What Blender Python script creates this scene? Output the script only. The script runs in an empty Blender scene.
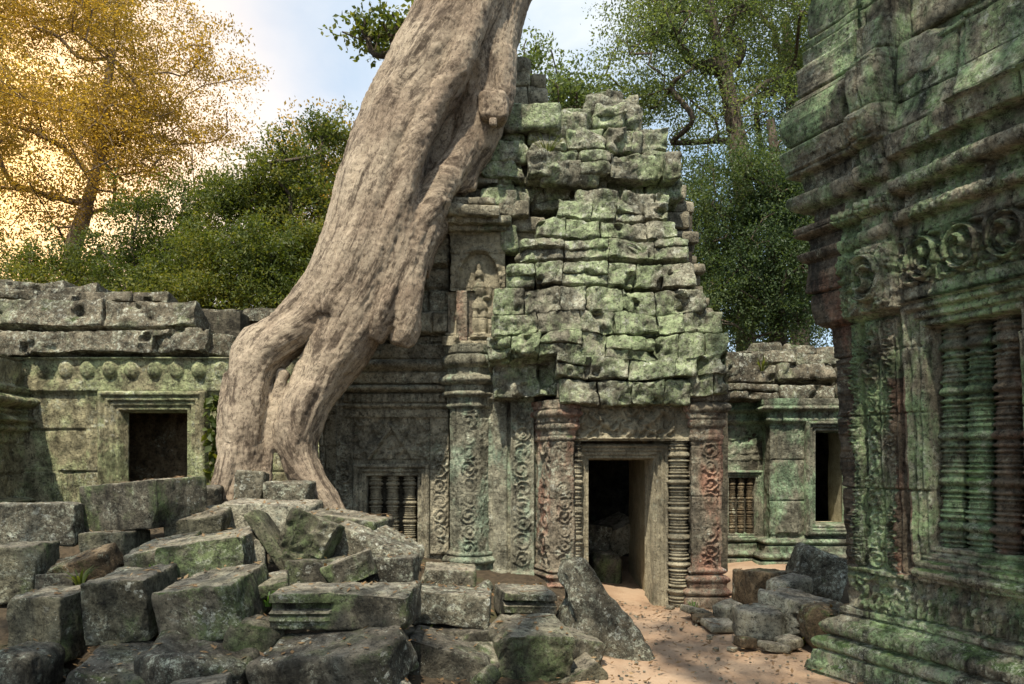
import bpy, math, random
import numpy as np
from mathutils import Vector, Matrix, Euler
from mathutils.bvhtree import BVHTree

C = bpy.context.scene.collection
SC = bpy.context.scene
F = 720.0           # focal length in photo pixels
EYE = 1.9           # camera height

# ------------------------------------------------------------------ camera
cam_d = bpy.data.cameras.new('camera')
cam_d.sensor_width = 36.0
cam_d.lens = F / 1024 * 36
cam_d.shift_y = 117 / 1024
cam_d.clip_start = 0.05
cam_d.clip_end = 2000
cam = bpy.data.objects.new('camera', cam_d)
C.objects.link(cam)
cam.location = (0, 0, EYE)
cam.rotation_euler = (math.radians(90), 0, 0)
SC.camera = cam

# ------------------------------------------------------------------ sun, sky, exposure
SUN_DIR = Vector((-0.17, -0.64, 1.10)).normalized()      # towards the sun
sun_el = math.asin(SUN_DIR.z)
sun_az = math.atan2(SUN_DIR.x, SUN_DIR.y)
sd = bpy.data.lights.new('sun', 'SUN')
sd.energy = 4.4
sd.angle = math.radians(0.9)
sd.color = (1.0, 0.91, 0.75)
sun = bpy.data.objects.new('sun', sd)
C.objects.link(sun)
sun.rotation_euler = SUN_DIR.to_track_quat('Z', 'Y').to_euler()
sun.location = (-10, -10, 30)

W = bpy.data.worlds.new('World')
SC.world = W
W.use_nodes = True
def build_world():
    nt = W.node_tree
    N, L = nt.nodes, nt.links
    N.clear()
    out = N.new('ShaderNodeOutputWorld')
    bg = N.new('ShaderNodeBackground')
    bg.inputs['Strength'].default_value = 0.148
    sky = N.new('ShaderNodeTexSky')
    sky.sky_type = 'NISHITA'
    sky.sun_disc = False
    sky.sun_elevation = sun_el
    sky.sun_rotation = sun_az
    sky.dust_density = 2.0
    tc = N.new('ShaderNodeTexCoord')
    mp = N.new('ShaderNodeMapping')
    mp.inputs['Scale'].default_value = (1.0, 1.0, 2.2)
    mp.inputs['Location'].default_value = (0.35, 0.2, 0.1)
    L.new(tc.outputs['Generated'], mp.inputs['Vector'])
    ns = N.new('ShaderNodeTexNoise')
    ns.inputs['Scale'].default_value = 2.1
    ns.inputs['Detail'].default_value = 7
    ns.inputs['Roughness'].default_value = 0.55
    ns.inputs['Distortion'].default_value = 0.4
    L.new(mp.outputs['Vector'], ns.inputs['Vector'])
    rp = N.new('ShaderNodeValToRGB')
    rp.color_ramp.elements[0].position = 0.40
    rp.color_ramp.elements[1].position = 0.66
    L.new(ns.outputs['Fac'], rp.inputs['Fac'])
    cl = N.new('ShaderNodeMix'); cl.data_type = 'RGBA'
    cl.inputs['B'].default_value = (4.7, 4.95, 5.15, 1)
    L.new(rp.outputs['Color'], cl.inputs['Factor'])
    haze = N.new('ShaderNodeMix'); haze.data_type = 'RGBA'
    haze.inputs['Factor'].default_value = 0.55
    haze.inputs['B'].default_value = (3.1, 4.4, 5.5, 1)
    L.new(sky.outputs['Color'], haze.inputs['A'])
    L.new(haze.outputs['Result'], cl.inputs['A'])
    # warm glow added to the sky left of the view, away from the sun
    dt = N.new('ShaderNodeVectorMath'); dt.operation = 'DOT_PRODUCT'
    g = Vector((-0.80, 1.0, 0.44)).normalized()
    dt.inputs[1].default_value = g
    nv = N.new('ShaderNodeVectorMath'); nv.operation = 'NORMALIZE'
    L.new(tc.outputs['Generated'], nv.inputs[0])
    L.new(nv.outputs['Vector'], dt.inputs[0])
    pw = N.new('ShaderNodeMath'); pw.operation = 'POWER'
    mx = N.new('ShaderNodeMath'); mx.operation = 'MAXIMUM'; mx.inputs[1].default_value = 0
    L.new(dt.outputs['Value'], mx.inputs[0]); L.new(mx.outputs['Value'], pw.inputs[0])
    pw.inputs[1].default_value = 34.0
    gm = N.new('ShaderNodeMix'); gm.data_type = 'RGBA'
    gm.inputs['B'].default_value = (16.0, 9.4, 3.6, 1)
    L.new(pw.outputs['Value'], gm.inputs['Factor'])
    L.new(cl.outputs['Result'], gm.inputs['A'])
    L.new(gm.outputs['Result'], bg.inputs['Color'])
    L.new(bg.outputs['Background'], out.inputs['Surface'])
build_world()
SC.view_settings.view_transform = 'Standard'
SC.view_settings.look = 'None'
SC.view_settings.gamma = 1.0
SC.view_settings.use_curve_mapping = False
SC.view_settings.exposure = 0.52
try:
    SC.cycles.max_bounces = 6
    SC.cycles.transparent_max_bounces = 6
    SC.cycles.use_denoising = True
except Exception:
    pass

# ------------------------------------------------------------------ helpers
def PX(px, Y): return (px - 512) / F * Y
def PZ(py, Y): return EYE + (459 - py) / F * Y

_rng = np.random.default_rng(7)
_perm = _rng.permutation(256)
_perm = np.concatenate([_perm, _perm, _perm])
_grad = _rng.normal(size=(256, 3)); _grad /= np.linalg.norm(_grad, axis=1)[:, None]
def pnoise(p):
    p = np.asarray(p, dtype=np.float64)
    i = np.floor(p).astype(np.int64); f = p - i
    i &= 255
    u = f * f * f * (f * (f * 6 - 15) + 10)
    r = np.zeros(len(p))
    for dx in (0, 1):
        wx = u[:, 0] if dx else 1 - u[:, 0]
        a = _perm[(i[:, 0] + dx) & 255]
        for dy in (0, 1):
            wy = wx * (u[:, 1] if dy else 1 - u[:, 1])
            b = _perm[a + ((i[:, 1] + dy) & 255)]
            for dz in (0, 1):
                w = wy * (u[:, 2] if dz else 1 - u[:, 2])
                g = _grad[_perm[b + ((i[:, 2] + dz) & 255)]]
                r += w * (g[:, 0] * (f[:, 0] - dx) + g[:, 1] * (f[:, 1] - dy) + g[:, 2] * (f[:, 2] - dz))
    return r * 1.6
def fbm(p, o=4, rough=0.5):
    p = np.asarray(p, dtype=np.float64)
    r = 0; a = 1.0; t = 0
    for k in range(o):
        r = r + a * pnoise(p * (2.03 ** k) + 17.3 * k); t += a; a *= rough
    return r / t
def ridged(p, o=3):
    r = 0; a = 1.0; t = 0
    for k in range(o):
        r = r + a * (1 - 2 * np.abs(pnoise(p * (2.1 ** k) + 9.1 * k))); t += a; a *= 0.5
    return r / t
def h2(a, b, seed=0):
    """hash of two int arrays to [0,1)"""
    a = np.asarray(a).astype(np.int64); b = np.asarray(b).astype(np.int64)
    n = (a * 73856093) ^ (b * 19349663) ^ (seed * 83492791)
    n = (n ^ (n >> 13)) * 1274126177
    return ((n ^ (n >> 16)) & 0xffff) / 65536.0
def sstep(a, b, x):
    t = np.clip((x - a) / (b - a), 0, 1); return t * t * (3 - 2 * t)

def mk(name, V, Fc, mat, parent=None, smooth=True, sharp=None, link=True):
    V = np.asarray(V, dtype=np.float32)
    me = bpy.data.meshes.new(name)
    if isinstance(Fc, np.ndarray):
        k = Fc.shape[1]
        me.vertices.add(len(V)); me.vertices.foreach_set('co', V.ravel())
        me.loops.add(Fc.size); me.loops.foreach_set('vertex_index', Fc.ravel().astype(np.int32))
        me.polygons.add(len(Fc))
        me.polygons.foreach_set('loop_start', np.arange(0, Fc.size, k, dtype=np.int32))
        me.update(calc_edges=True)
    else:
        me.from_pydata([tuple(v) for v in V], [], Fc)
    me.polygons.foreach_set('use_smooth', np.full(len(me.polygons), smooth))
    me.update()
    if sharp is not None:
        try: me.set_sharp_from_angle(angle=math.radians(sharp))
        except Exception: pass
    me.materials.append(mat)
    o = bpy.data.objects.new(name, me)
    if link: C.objects.link(o)
    if parent is not None: attach(o, parent)
    return o
def attach(o, parent):
    o.parent = parent
    if parent.type == 'EMPTY':
        o.matrix_parent_inverse = Matrix.Translation(-Vector(parent.location))
def thing(name, label, cat, loc=(0, 0, 0), group=None):
    o = bpy.data.objects.new(name, None)
    o.empty_display_size = 0.3
    C.objects.link(o); o.location = loc
    return tag(o, label, cat, group)
def tag(o, label=None, cat=None, group=None, kind=None):
    if label: o['label'] = label
    if cat: o['category'] = cat
    if group: o['group'] = group
    if kind: o['kind'] = kind
    return o

class Acc:
    """collects quads of several pieces for ONE mesh"""
    def __init__(s): s.V = []; s.F = []; s.n = 0
    def add(s, V, Fc):
        s.V.append(np.asarray(V, dtype=np.float64)); s.F.append(np.asarray(Fc) + s.n); s.n += len(V)
    def build(s, name, mat, parent=None, smooth=True, sharp=38):
        return mk(name, np.vstack(s.V), np.vstack(s.F), mat, parent, smooth, sharp)

def gridfaces(nr, nc):
    a = np.arange(nr * nc).reshape(nr, nc)
    return np.stack([a[:-1, :-1], a[:-1, 1:], a[1:, 1:], a[1:, :-1]], -1).reshape(-1, 4)

_cube_cache = {}
def cube_grid(nx, ny, nz):
    k = (nx, ny, nz)
    if k in _cube_cache: return _cube_cache[k]
    Vs, Fs, n = [], [], 0
    dims = (nx, ny, nz)
    for ax in range(3):
        u, v = (ax + 1) % 3, (ax + 2) % 3
        for s in (0, 1):
            A, B = np.meshgrid(np.arange(dims[u] + 1), np.arange(dims[v] + 1), indexing='ij')
            P = np.zeros((A.size, 3), int)
            P[:, u] = A.ravel(); P[:, v] = B.ravel(); P[:, ax] = s * dims[ax]
            f = gridfaces(dims[u] + 1, dims[v] + 1)
            if s == 0: f = f[:, [3, 2, 1, 0]]
            # grid index order (u rows, v cols): make outward
            f = f[:, [3, 2, 1, 0]]
            Vs.append(P); Fs.append(f + n); n += len(P)
    V = np.vstack(Vs); Fc = np.vstack(Fs)
    key = (V[:, 0] * 1000 + V[:, 1]) * 1000 + V[:, 2]
    _, first, inv = np.unique(key, return_index=True, return_inverse=True)
    V = V[first]; Fc = inv.ravel()[Fc]
    r = (V / np.array(dims) * 2.0 - 1, Fc)
    _cube_cache[k] = r
    return r

def block(w, d, h, res=0.05, seed=0, rnd=0.03, rough=0.02, cuts=0, lump=0.0, shear=(0, 0), taper=0.0, freq=3.0, cutdepth=0.82):
    """a worn, chipped stone block centred on the origin (local axes x=w, y=d, z=h)"""
    rs = np.random.default_rng(seed + 991)
    n = [max(3, min(64, int(round(q / res)))) for q in (w, d, h)]
    V, Fc = cube_grid(*n)
    half = np.array([w, d, h]) / 2
    # gather grid lines towards the edges
    V = np.sign(V) * np.abs(V) ** 0.85
    P = V * half
    r = min(rnd, half.min() * 0.6)
    Q = np.clip(P, -(half - r), half - r)
    D = P - Q
    L = np.linalg.norm(D, axis=1); L[L == 0] = 1
    Nn = D / L[:, None]
    P = Q + Nn * r
    off = rs.uniform(-50, 50, 3)
    if taper: P[:, :2] *= (1 - taper * (P[:, 2:3] / h + 0.5))
    P[:, 0] += shear[0] * P[:, 2]; P[:, 1] += shear[1] * P[:, 2]
    for k in range(cuts):
        nd = rs.normal(size=3) * np.array([1, 1, 0.8]); nd /= np.linalg.norm(nd)
        sup = np.abs(nd) @ half
        dist = (P @ nd) - sup * rs.uniform(cutdepth - 0.12, cutdepth + 0.08)
        P -= np.maximum(dist, 0)[:, None] * nd
    if lump: P += Nn * (lump * fbm(P * 1.1 / max(half) + off, 2))[:, None]
    m = min(1.0, half.min() * 6)
    P += Nn * (rough * m * (fbm(P * freq + off, 4, 0.55) * 1.2 - 0.35 * np.maximum(0, ridged(P * freq * 1.7 + off + 3, 2)) ))[:, None]
    return P, Fc
def place(P, loc, rot=(0, 0, 0)):
    R = np.array(Euler([math.radians(a) for a in rot], 'XYZ').to_matrix())
    return P @ R.T + np.array(loc)

def field(name, path, z0, z1, dfun, mat, parent=None, res=0.02, resz=None, holes=(), thick=0.25, noise=0.008, nfreq=6.0, sharp=None):
    """wall surface: plan polyline (outward = right-hand side of travel) x height, pushed out by dfun(S, Z)"""
    resz = resz or res
    pts = [np.array(p, float) for p in path]
    ns, base, off = [], [], []
    seg = [(pts[i + 1] - pts[i]) for i in range(len(pts) - 1)]
    ln = [np.linalg.norm(s) for s in seg]
    nm = [np.array([s[1], -s[0]]) / l for s, l in zip(seg, ln)]
    S = []; acc = 0
    for i, (s, l) in enumerate(zip(seg, ln)):
        k = max(1, int(round(l / res)))
        for j in range(k + (i == len(seg) - 1)):
            t = j / k
            S.append(acc + t * l); base.append(pts[i] + s * t)
            if j == 0 and i > 0:
                m = (nm[i - 1] + nm[i]); off.append(m / max(0.35, 1 + nm[i - 1] @ nm[i]))
            else: off.append(nm[i])
        acc += l
    S = np.array(S); base = np.array(base); off = np.array(off)
    nz = max(2, int(round((z1 - z0) / resz)) + 1)
    Z = np.linspace(z0, z1, nz)
    SS, ZZ = np.meshgrid(S, Z)
    d = dfun(SS, ZZ)
    P3 = np.stack([np.broadcast_to(base[:, 0], SS.shape), np.broadcast_to(base[:, 1], SS.shape), ZZ], -1)
    if noise:
        q = P3.reshape(-1, 3) * nfreq
        q = q + off[None, :, [0, 1, 1]].repeat(nz, 0).reshape(-1, 3) * d.reshape(-1, 1) * nfreq * 0.5
        d = d + noise * (fbm(q, 4, 0.6) * 1.5).reshape(d.shape)
    # pad: top row and both ends turned in
    B = np.vstack([base[:1], base, base[-1:]]); O = np.vstack([off[:1], off, off[-1:]])
    D = np.pad(d, ((0, 1), (1, 1)), constant_values=-thick)
    Zp = np.append(Z, Z[-1])
    X = B[None, :, 0] + O[None, :, 0] * D
    Yy = B[None, :, 1] + O[None, :, 1] * D
    Zz = np.broadcast_to(Zp[:, None], X.shape)
    V = np.stack([X, Yy, Zz], -1).reshape(-1, 3)
    Fc = gridfaces(*X.shape)
    if holes:
        Sp = np.concatenate([[S[0]], S, [S[-1]]])
        sc = np.broadcast_to(((Sp[:-1] + Sp[1:]) / 2)[None, :], (len(Zp) - 1, len(Sp) - 1)).ravel()
        zc = np.broadcast_to(((Zp[:-1] + Zp[1:]) / 2)[:, None], (len(Zp) - 1, len(Sp) - 1)).ravel()
        keep = np.ones(len(Fc), bool)
        for (a, b, c, e) in holes: keep &= ~((sc > a) & (sc < b) & (zc > c) & (zc < e))
        Fc = Fc[keep]
    return mk(name, V, Fc, mat, parent, True, sharp)

# --- relief ingredients (all take arrays, give outward depth)
def masonry(S, Z, hrow, wblk, seed=0, amp=0.03, gw=0.012, gd=0.03):
    zz = Z + 0.05 * hrow * np.sin(Z * 5 + seed)
    r = np.floor(zz / hrow)
    jit = (h2(r, r * 0 + 3, seed) - 0.5) * 0.5 * hrow
    fz = zz / hrow - r
    w = wblk * (0.7 + 0.8 * h2(r, r * 0 + 5, seed))
    s = S / w + h2(r, r * 0 + 9, seed) * 7
    c = np.floor(s); fs = s - c
    dz = np.minimum(fz, 1 - fz) * hrow; ds = np.minimum(fs, 1 - fs) * w
    e = np.minimum(dz, ds)
    off = amp * (h2(r, c, seed + 1) - 0.5)
    tilt = (h2(r, c, seed + 2) - 0.5) * amp * 0.7 * (fz - 0.5) + (h2(r, c, seed + 4) - 0.5) * amp * 0.6 * (fs - 0.5)
    g = 1 - sstep(gw * 0.3, gw * 1.5, e)
    return off + tilt - gd * g
def bead(Z, z0, z1, out):           # half-round moulding
    t = (Z - z0) / (z1 - z0)
    return np.where((t > 0) & (t < 1), out * np.sqrt(np.clip(1 - (2 * t - 1) ** 2, 0, 1)), 0)
def band(Z, z0, z1, out):
    return np.where((Z >= z0) & (Z <= z1), out, 0.0)
def ramp(Z, pts):
    xs, ys = zip(*pts); return np.interp(Z, xs, ys)
def petals(S, Z, z0, z1, w, out):   # lotus band
    t = np.clip((Z - z0) / (z1 - z0), 0, 1)
    u = np.abs(((S / w) % 1) - 0.5) * 2
    m = (Z >= z0) & (Z <= z1)
    hgt = np.sqrt(np.clip(1 - t ** 1.6, 0, 1))
    return np.where(m & (u < hgt), out * np.sqrt(np.clip(1 - (u / np.maximum(hgt, 1e-3)) ** 2, 0, 1)) * (0.55 + 0.45 * np.cos(u * 7)), 0)
def scrolls(U, V, w, out, seed=0):  # a column of leafy roundels, U centred on 0
    s = w * 0.98
    wq = np.stack([U, V, U * 0 + seed * 1.7], -1).reshape(-1, 3) * (2.2 / w)
    U = U + 0.07 * w * pnoise(wq).reshape(U.shape); V = V + 0.09 * w * pnoise(wq + 31).reshape(V.shape)
    k = np.floor(V / s); c = (V / s - k - 0.5) * s
    R = w * 0.5
    hk = h2(k, k * 0 + 1, int(seed)); R = R * (0.86 + 0.22 * hk)
    r = np.hypot(U + 0.10 * w * (hk - 0.5), c) / R
    th = np.arctan2(c, U) * np.where(k % 2 == 0, 1, -1)
    ring = np.exp(-((r - 0.80) / 0.11) ** 2)
    sp = np.clip(np.cos(th * (1 + (hk > 0.6)) - r * (7.0 + 4 * hk) + hk * 6), -0.4, 1) * (r < 0.66) * (0.4 + 0.6 * (1 - r))
    core = np.exp(-(r / 0.2) ** 2) * 0.8
    leaf = np.where(r > 0.92, np.clip(np.cos(th * 9), 0, 1) * 0.55, 0)
    q = np.stack([U, V, U * 0 + seed], -1).reshape(-1, 3)
    fine = ridged(q * (5.5 / w), 2).reshape(U.shape)
    wear = sstep(-0.25, 0.25, fbm(q * 2.0 + seed, 3).reshape(U.shape))
    m = (np.abs(U) < w * 0.5)
    return out * m * (np.maximum.reduce([ring, sp, core, leaf]) * 0.8 + 0.25 * fine) * (0.15 + 0.85 * wear)
def foliate(U, V, fr, out, seed=0): # dense leaf carving
    q = np.stack([U, V, U * 0 + seed * 3.7], -1).reshape(-1, 3)
    wq = q * fr + 0.55 * np.stack([pnoise(q * fr * 0.8 + 5), pnoise(q * fr * 0.8 + 11), q[:, 0] * 0], -1)
    return out * np.maximum(ridged(wq, 2), -0.5).reshape(U.shape)
def beads(U, V, s, out):
    a = ((V / s) % 1 - 0.5) * 2
    return out * np.sqrt(np.clip(1 - a * a, 0, 1))

def lathe(prof, n=20, cx=0, cy=0):
    """prof: list of (z, r) dense"""
    prof = np.array(prof); a = np.linspace(0, 2 * np.pi, n, endpoint=False)
    X = cx + prof[:, 1:2] * np.cos(a); Y = cy + prof[:, 1:2] * np.sin(a)
    Zz = np.broadcast_to(prof[:, 0:1], X.shape)
    V = np.stack([X, Y, Zz], -1).reshape(-1, 3)
    m = len(prof); i = np.arange(m * n).reshape(m, n)
    j = np.roll(i, -1, 1)
    Fc = np.stack([i[:-1], j[:-1], j[1:], i[1:]], -1).reshape(-1, 4)
    return V, Fc
def baluster_profile(z0, z1, r, seed=0, groups=5, step=0.006):
    rs = np.random.default_rng(seed)
    z = np.arange(z0, z1, step); t = (z - z0) / (z1 - z0)
    rr = np.full(len(z), r * 0.70)
    for g in range(groups):
        c = (g + 0.5) / groups
        for dlt, wd, am in ((0, 0.10, 0.20), (-0.22, 0.045, 0.16), (0.22, 0.045, 0.16), (-0.34, 0.03, 0.11), (0.34, 0.03, 0.11), (-0.44, 0.025, 0.08), (0.44, 0.025, 0.08)):
            a = (t - c - dlt / groups) * groups / wd
            rr = np.maximum(rr, r * (0.70 + 1.5 * am * np.sqrt(np.clip(1 - a * a, 0, 1))))
    return np.stack([z, rr], -1)
# ------------------------------------------------------------------ materials
def _mix(N, L, fac, a, b, t='MIX'):
    m = N.new('ShaderNodeMix'); m.data_type = 'RGBA'; m.blend_type = t
    for sock, v in (('Factor', fac), ('A', a), ('B', b)):
        if isinstance(v, bpy.types.NodeSocket): L.new(v, m.inputs[sock])
        elif sock == 'Factor': m.inputs[sock].default_value = v
        else: m.inputs[sock].default_value = (*v, 1)
    return m.outputs['Result']
def _noise(N, L, vec, scale, detail=5, rough=0.55, dist=0.0):
    n = N.new('ShaderNodeTexNoise')
    n.inputs['Scale'].default_value = scale; n.inputs['Detail'].default_value = detail
    n.inputs['Roughness'].default_value = rough; n.inputs['Distortion'].default_value = dist
    L.new(vec, n.inputs['Vector']); return n.outputs['Fac']
def _rng_map(N, L, v, a, b, c=0.0, d=1.0):
    n = N.new('ShaderNodeMapRange'); n.interpolation_type = 'SMOOTHSTEP'
    n.inputs['From Min'].default_value = a; n.inputs['From Max'].default_value = b
    n.inputs['To Min'].default_value = c; n.inputs['To Max'].default_value = d
    L.new(v, n.inputs['Value']); return n.outputs['Result']
def _math(N, L, op, a, b=None):
    n = N.new('ShaderNodeMath'); n.operation = op
    for i, v in enumerate((a, b)):
        if v is None: continue
        if isinstance(v, bpy.types.NodeSocket): L.new(v, n.inputs[i])
        else: n.inputs[i].default_value = v
    return n.outputs['Value']
def _vmap(N, L, vec, scale=(1, 1, 1), loc=(0, 0, 0)):
    n = N.new('ShaderNodeMapping'); n.inputs['Scale'].default_value = scale; n.inputs['Location'].default_value = loc
    L.new(vec, n.inputs['Vector']); return n.outputs['Vector']

def stone(name, a=(0.20, 0.17, 0.13), b=(0.10, 0.085, 0.065), green=(0.22, 0.30, 0.19), ga=0.5, moss=(0.07, 0.10, 0.03), ma=0.2,
          white=0.3, dark=0.4, red=0.0, redc=(0.30, 0.12, 0.07), top=None, ta=0.0, bump=0.9, crust=0.5, mc=1.0, sc=1.0, seed=0.0):
    """weathered sandstone: two browns, pale green lichen crust, moss, black streaks, white lichen spots, rust staining"""
    a = (a[0], a[1] * 1.08, a[2] * 1.04); b = (b[0], b[1] * 1.08, b[2] * 1.04)
    m = bpy.data.materials.new(name); m.use_nodes = True
    nt = m.node_tree; N, L = nt.nodes, nt.links
    bs = N['Principled BSDF']
    tc = N.new('ShaderNodeTexCoord')
    oi = N.new('ShaderNodeObjectInfo')
    vm = N.new('ShaderNodeVectorMath'); vm.operation = 'MULTIPLY_ADD'
    cb = N.new('ShaderNodeCombineXYZ')
    for s in ('X', 'Y', 'Z'): L.new(oi.outputs['Random'], cb.inputs[s])
    vm.inputs[1].default_value = (37, 91, 53)
    L.new(cb.outputs['Vector'], vm.inputs[0]); L.new(tc.outputs['Object'], vm.inputs[2])
    vec = _vmap(N, L, vm.outputs['Vector'], (sc, sc, sc), (seed, seed * 2, seed * 3))
    n1 = _noise(N, L, vec, 1.3, 6, 0.6)
    n2 = _noise(N, L, vec, 9.0, 10, 0.78)
    col = _mix(N, L, _rng_map(N, L, n1, 0.35, 0.65), b, a)
    col = _mix(N, L, _rng_map(N, L, n2, 0.40, 0.75, 0, 0.55), col, tuple(min(1, c * 1.55) for c in a))
    geo = N.new('ShaderNodeNewGeometry')
    sx = N.new('ShaderNodeSeparateXYZ'); L.new(geo.outputs['Normal'], sx.inputs['Vector'])
    if red:
        nr = _noise(N, L, _vmap(N, L, vec, (1, 1, 0.45), (4, 1, 7)), 2.2, 6, 0.65)
        col = _mix(N, L, _rng_map(N, L, nr, 0.62 - 0.30 * red, 0.70 - 0.14 * red, 0, 0.85), col, redc)
    if ga:
        ng = _noise(N, L, _vmap(N, L, vec, (1, 1, 0.7), (9, 3, 2)), 1.5, 9, 0.68, 0.3)
        mk_ = _rng_map(N, L, ng, 0.66 - 0.28 * ga, 0.76 - 0.26 * ga)
        nb = _noise(N, L, vec, 26.0, 4, 0.6)
        mk_ = _math(N, L, 'MULTIPLY', mk_, _rng_map(N, L, nb, 0.30, 0.55, 0.35, 0.95))
        g2 = _mix(N, L, _rng_map(N, L, n2, 0.35, 0.7), green, tuple(c * 0.55 for c in green))
        col = _mix(N, L, mk_, col, g2)
    if ma:
        nm_ = _noise(N, L, _vmap(N, L, vec, (1, 1, 1), (2, 8, 5)), 2.3, 8, 0.7)
        up = _rng_map(N, L, sx.outputs['Z'], -0.5, 0.9, 0.75, 1.12)
        nm_ = _math(N, L, 'MULTIPLY', nm_, up)
        col = _mix(N, L, _rng_map(N, L, nm_, 0.66 - 0.22 * ma, 0.74 - 0.18 * ma, 0, 0.9), col, moss)
    if dark:
        nd = _noise(N, L, _vmap(N, L, vec, (1.6, 1.6, 0.35), (1, 5, 3)), 2.1, 9, 0.72, 0.2)
        col = _mix(N, L, _rng_map(N, L, nd, 0.68 - 0.28 * dark, 0.80 - 0.26 * dark, 0, 0.88), col, (0.022, 0.020, 0.017))
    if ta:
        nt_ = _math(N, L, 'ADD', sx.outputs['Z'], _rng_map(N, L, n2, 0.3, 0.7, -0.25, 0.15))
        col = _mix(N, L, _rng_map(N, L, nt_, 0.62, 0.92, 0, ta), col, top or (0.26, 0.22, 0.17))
    if white:
        vo = N.new('ShaderNodeTexVoronoi'); vo.inputs['Scale'].default_value = 13.0
        nz_ = N.new('ShaderNodeVectorMath'); nz_.operation = 'MULTIPLY_ADD'
        wn = N.new('ShaderNodeTexNoise'); wn.inputs['Scale'].default_value = 14.0; L.new(vec, wn.inputs['Vector'])
        nz_.inputs[1].default_value = (0.09, 0.09, 0.09)
        L.new(wn.outputs['Color'], nz_.inputs[0]); L.new(vec, nz_.inputs[2])
        L.new(nz_.outputs['Vector'], vo.inputs['Vector'])
        hs = N.new('ShaderNodeSeparateXYZ'); L.new(vo.outputs['Color'], hs.inputs['Vector'])
        rad = _rng_map(N, L, hs.outputs['X'], 0.55, 1.0, 0.0, 0.52)
        spot = _math(N, L, 'LESS_THAN', vo.outputs['Distance'], rad)
        reg = _rng_map(N, L, _noise(N, L, _vmap(N, L, vec, (1, 1, 1), (7, 7, 1)), 1.9, 5, 0.6), 0.62 - 0.25 * white, 0.72 - 0.22 * white)
        fine = _rng_map(N, L, _noise(N, L, vec, 34.0, 4, 0.7), 0.40, 0.58)
        spot = _math(N, L, 'MULTIPLY', _math(N, L, 'MULTIPLY', spot, reg), fine)
        col = _mix(N, L, _math(N, L, 'MULTIPLY', spot, 0.8), col, (0.46, 0.47, 0.40))
        fine2 = _rng_map(N, L, _noise(N, L, vec, 42.0, 3, 0.7), 0.60, 0.68)
        col = _mix(N, L, _math(N, L, 'MULTIPLY', _math(N, L, 'MULTIPLY', fine2, reg), 0.75), col, (0.44, 0.45, 0.38))
    rc = _rng_map(N, L, _noise(N, L, _vmap(N, L, vec, (1, 1, 1), (5, 2, 8)), 1.6, 6, 0.65), 0.60 - 0.22 * crust, 0.72 - 0.22 * crust)
    cr = _rng_map(N, L, _noise(N, L, vec, 16.0, 12, 0.86), 0.515, 0.56)
    col = _mix(N, L, _math(N, L, 'MULTIPLY', _math(N, L, 'MULTIPLY', cr, rc), 0.8 if crust else 0.0), col, (0.42, 0.44, 0.34))
    pt = _rng_map(N, L, _noise(N, L, _vmap(N, L, vec, (1, 1, 1), (1, 9, 4)), 20.0, 12, 0.86), 0.475, 0.43)
    col = _mix(N, L, _math(N, L, 'MULTIPLY', pt, 0.8 * mc), col, (0.025, 0.024, 0.019))
    mo = _noise(N, L, _vmap(N, L, vec, (1, 1, 0.8), (3, 3, 9)), 4.2, 13, 0.80, 0.2)
    mv = _rng_map(N, L, mo, 0.37, 0.63, 1 - 0.58 * mc, 1 + 0.62 * mc)
    sp_ = _rng_map(N, L, _noise(N, L, vec, 30.0, 5, 0.75), 0.36, 0.46, 0.55, 1.0)
    cg = N.new('ShaderNodeCombineColor'); mvv = _math(N, L, 'MULTIPLY', mv, sp_)
    for s in range(3): L.new(mvv, cg.inputs[s])
    col = _mix(N, L, 1.0, col, cg.outputs['Color'], 'MULTIPLY')
    L.new(col, bs.inputs['Base Color'])
    bs.inputs['Roughness'].default_value = 0.88
    bs.inputs['Specular IOR Level'].default_value = 0.22
    h1 = _noise(N, L, vec, 7.0, 10, 0.68)
    vo2 = N.new('ShaderNodeTexVoronoi'); vo2.inputs['Scale'].default_value = 22.0; L.new(vec, vo2.inputs['Vector'])
    pit = _rng_map(N, L, vo2.outputs['Distance'], 0.0, 0.35, -0.35, 0.0)
    hh = _math(N, L, 'ADD', _math(N, L, 'ADD', h1, _math(N, L, 'MULTIPLY', mo, 0.9)), _math(N, L, 'MULTIPLY', pit, 0.5))
    bp = N.new('ShaderNodeBump'); bp.inputs['Strength'].default_value = bump; bp.inputs['Distance'].default_value = 0.06
    L.new(hh, bp.inputs['Height']); L.new(bp.outputs['Normal'], bs.inputs['Normal'])
    return m

M = {}
M['tower'] = stone('lichen_sandstone', a=(0.25, 0.22, 0.17), b=(0.14, 0.12, 0.092), green=(0.31, 0.38, 0.205), ga=0.80, moss=(0.10, 0.135, 0.06), ma=0.26, white=0.95, dark=0.46, crust=0.8)
M['tower_brown'] = stone('brown_sandstone', a=(0.31, 0.26, 0.195), b=(0.18, 0.15, 0.112), ga=0.30, green=(0.22, 0.27, 0.18), ma=0.05, white=0.12, dark=0.34)
M['mint'] = stone('mint_lichen_stone', a=(0.24, 0.21, 0.16), b=(0.12, 0.11, 0.085), green=(0.31, 0.39, 0.28), ga=0.62, ma=0.05, white=0.35, dark=0.44)
M['rust'] = stone('rust_red_stone', a=(0.24, 0.19, 0.145), b=(0.13, 0.105, 0.08), green=(0.28, 0.34, 0.26), ga=0.30, ma=0.02, white=0.5, dark=0.34, red=0.52, redc=(0.31, 0.165, 0.115))
M['tan'] = stone('tan_sandstone', a=(0.33, 0.275, 0.20), b=(0.22, 0.18, 0.13), ga=0.1, ma=0.0, white=0.1, dark=0.16, crust=0.2, mc=0.65)
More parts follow.
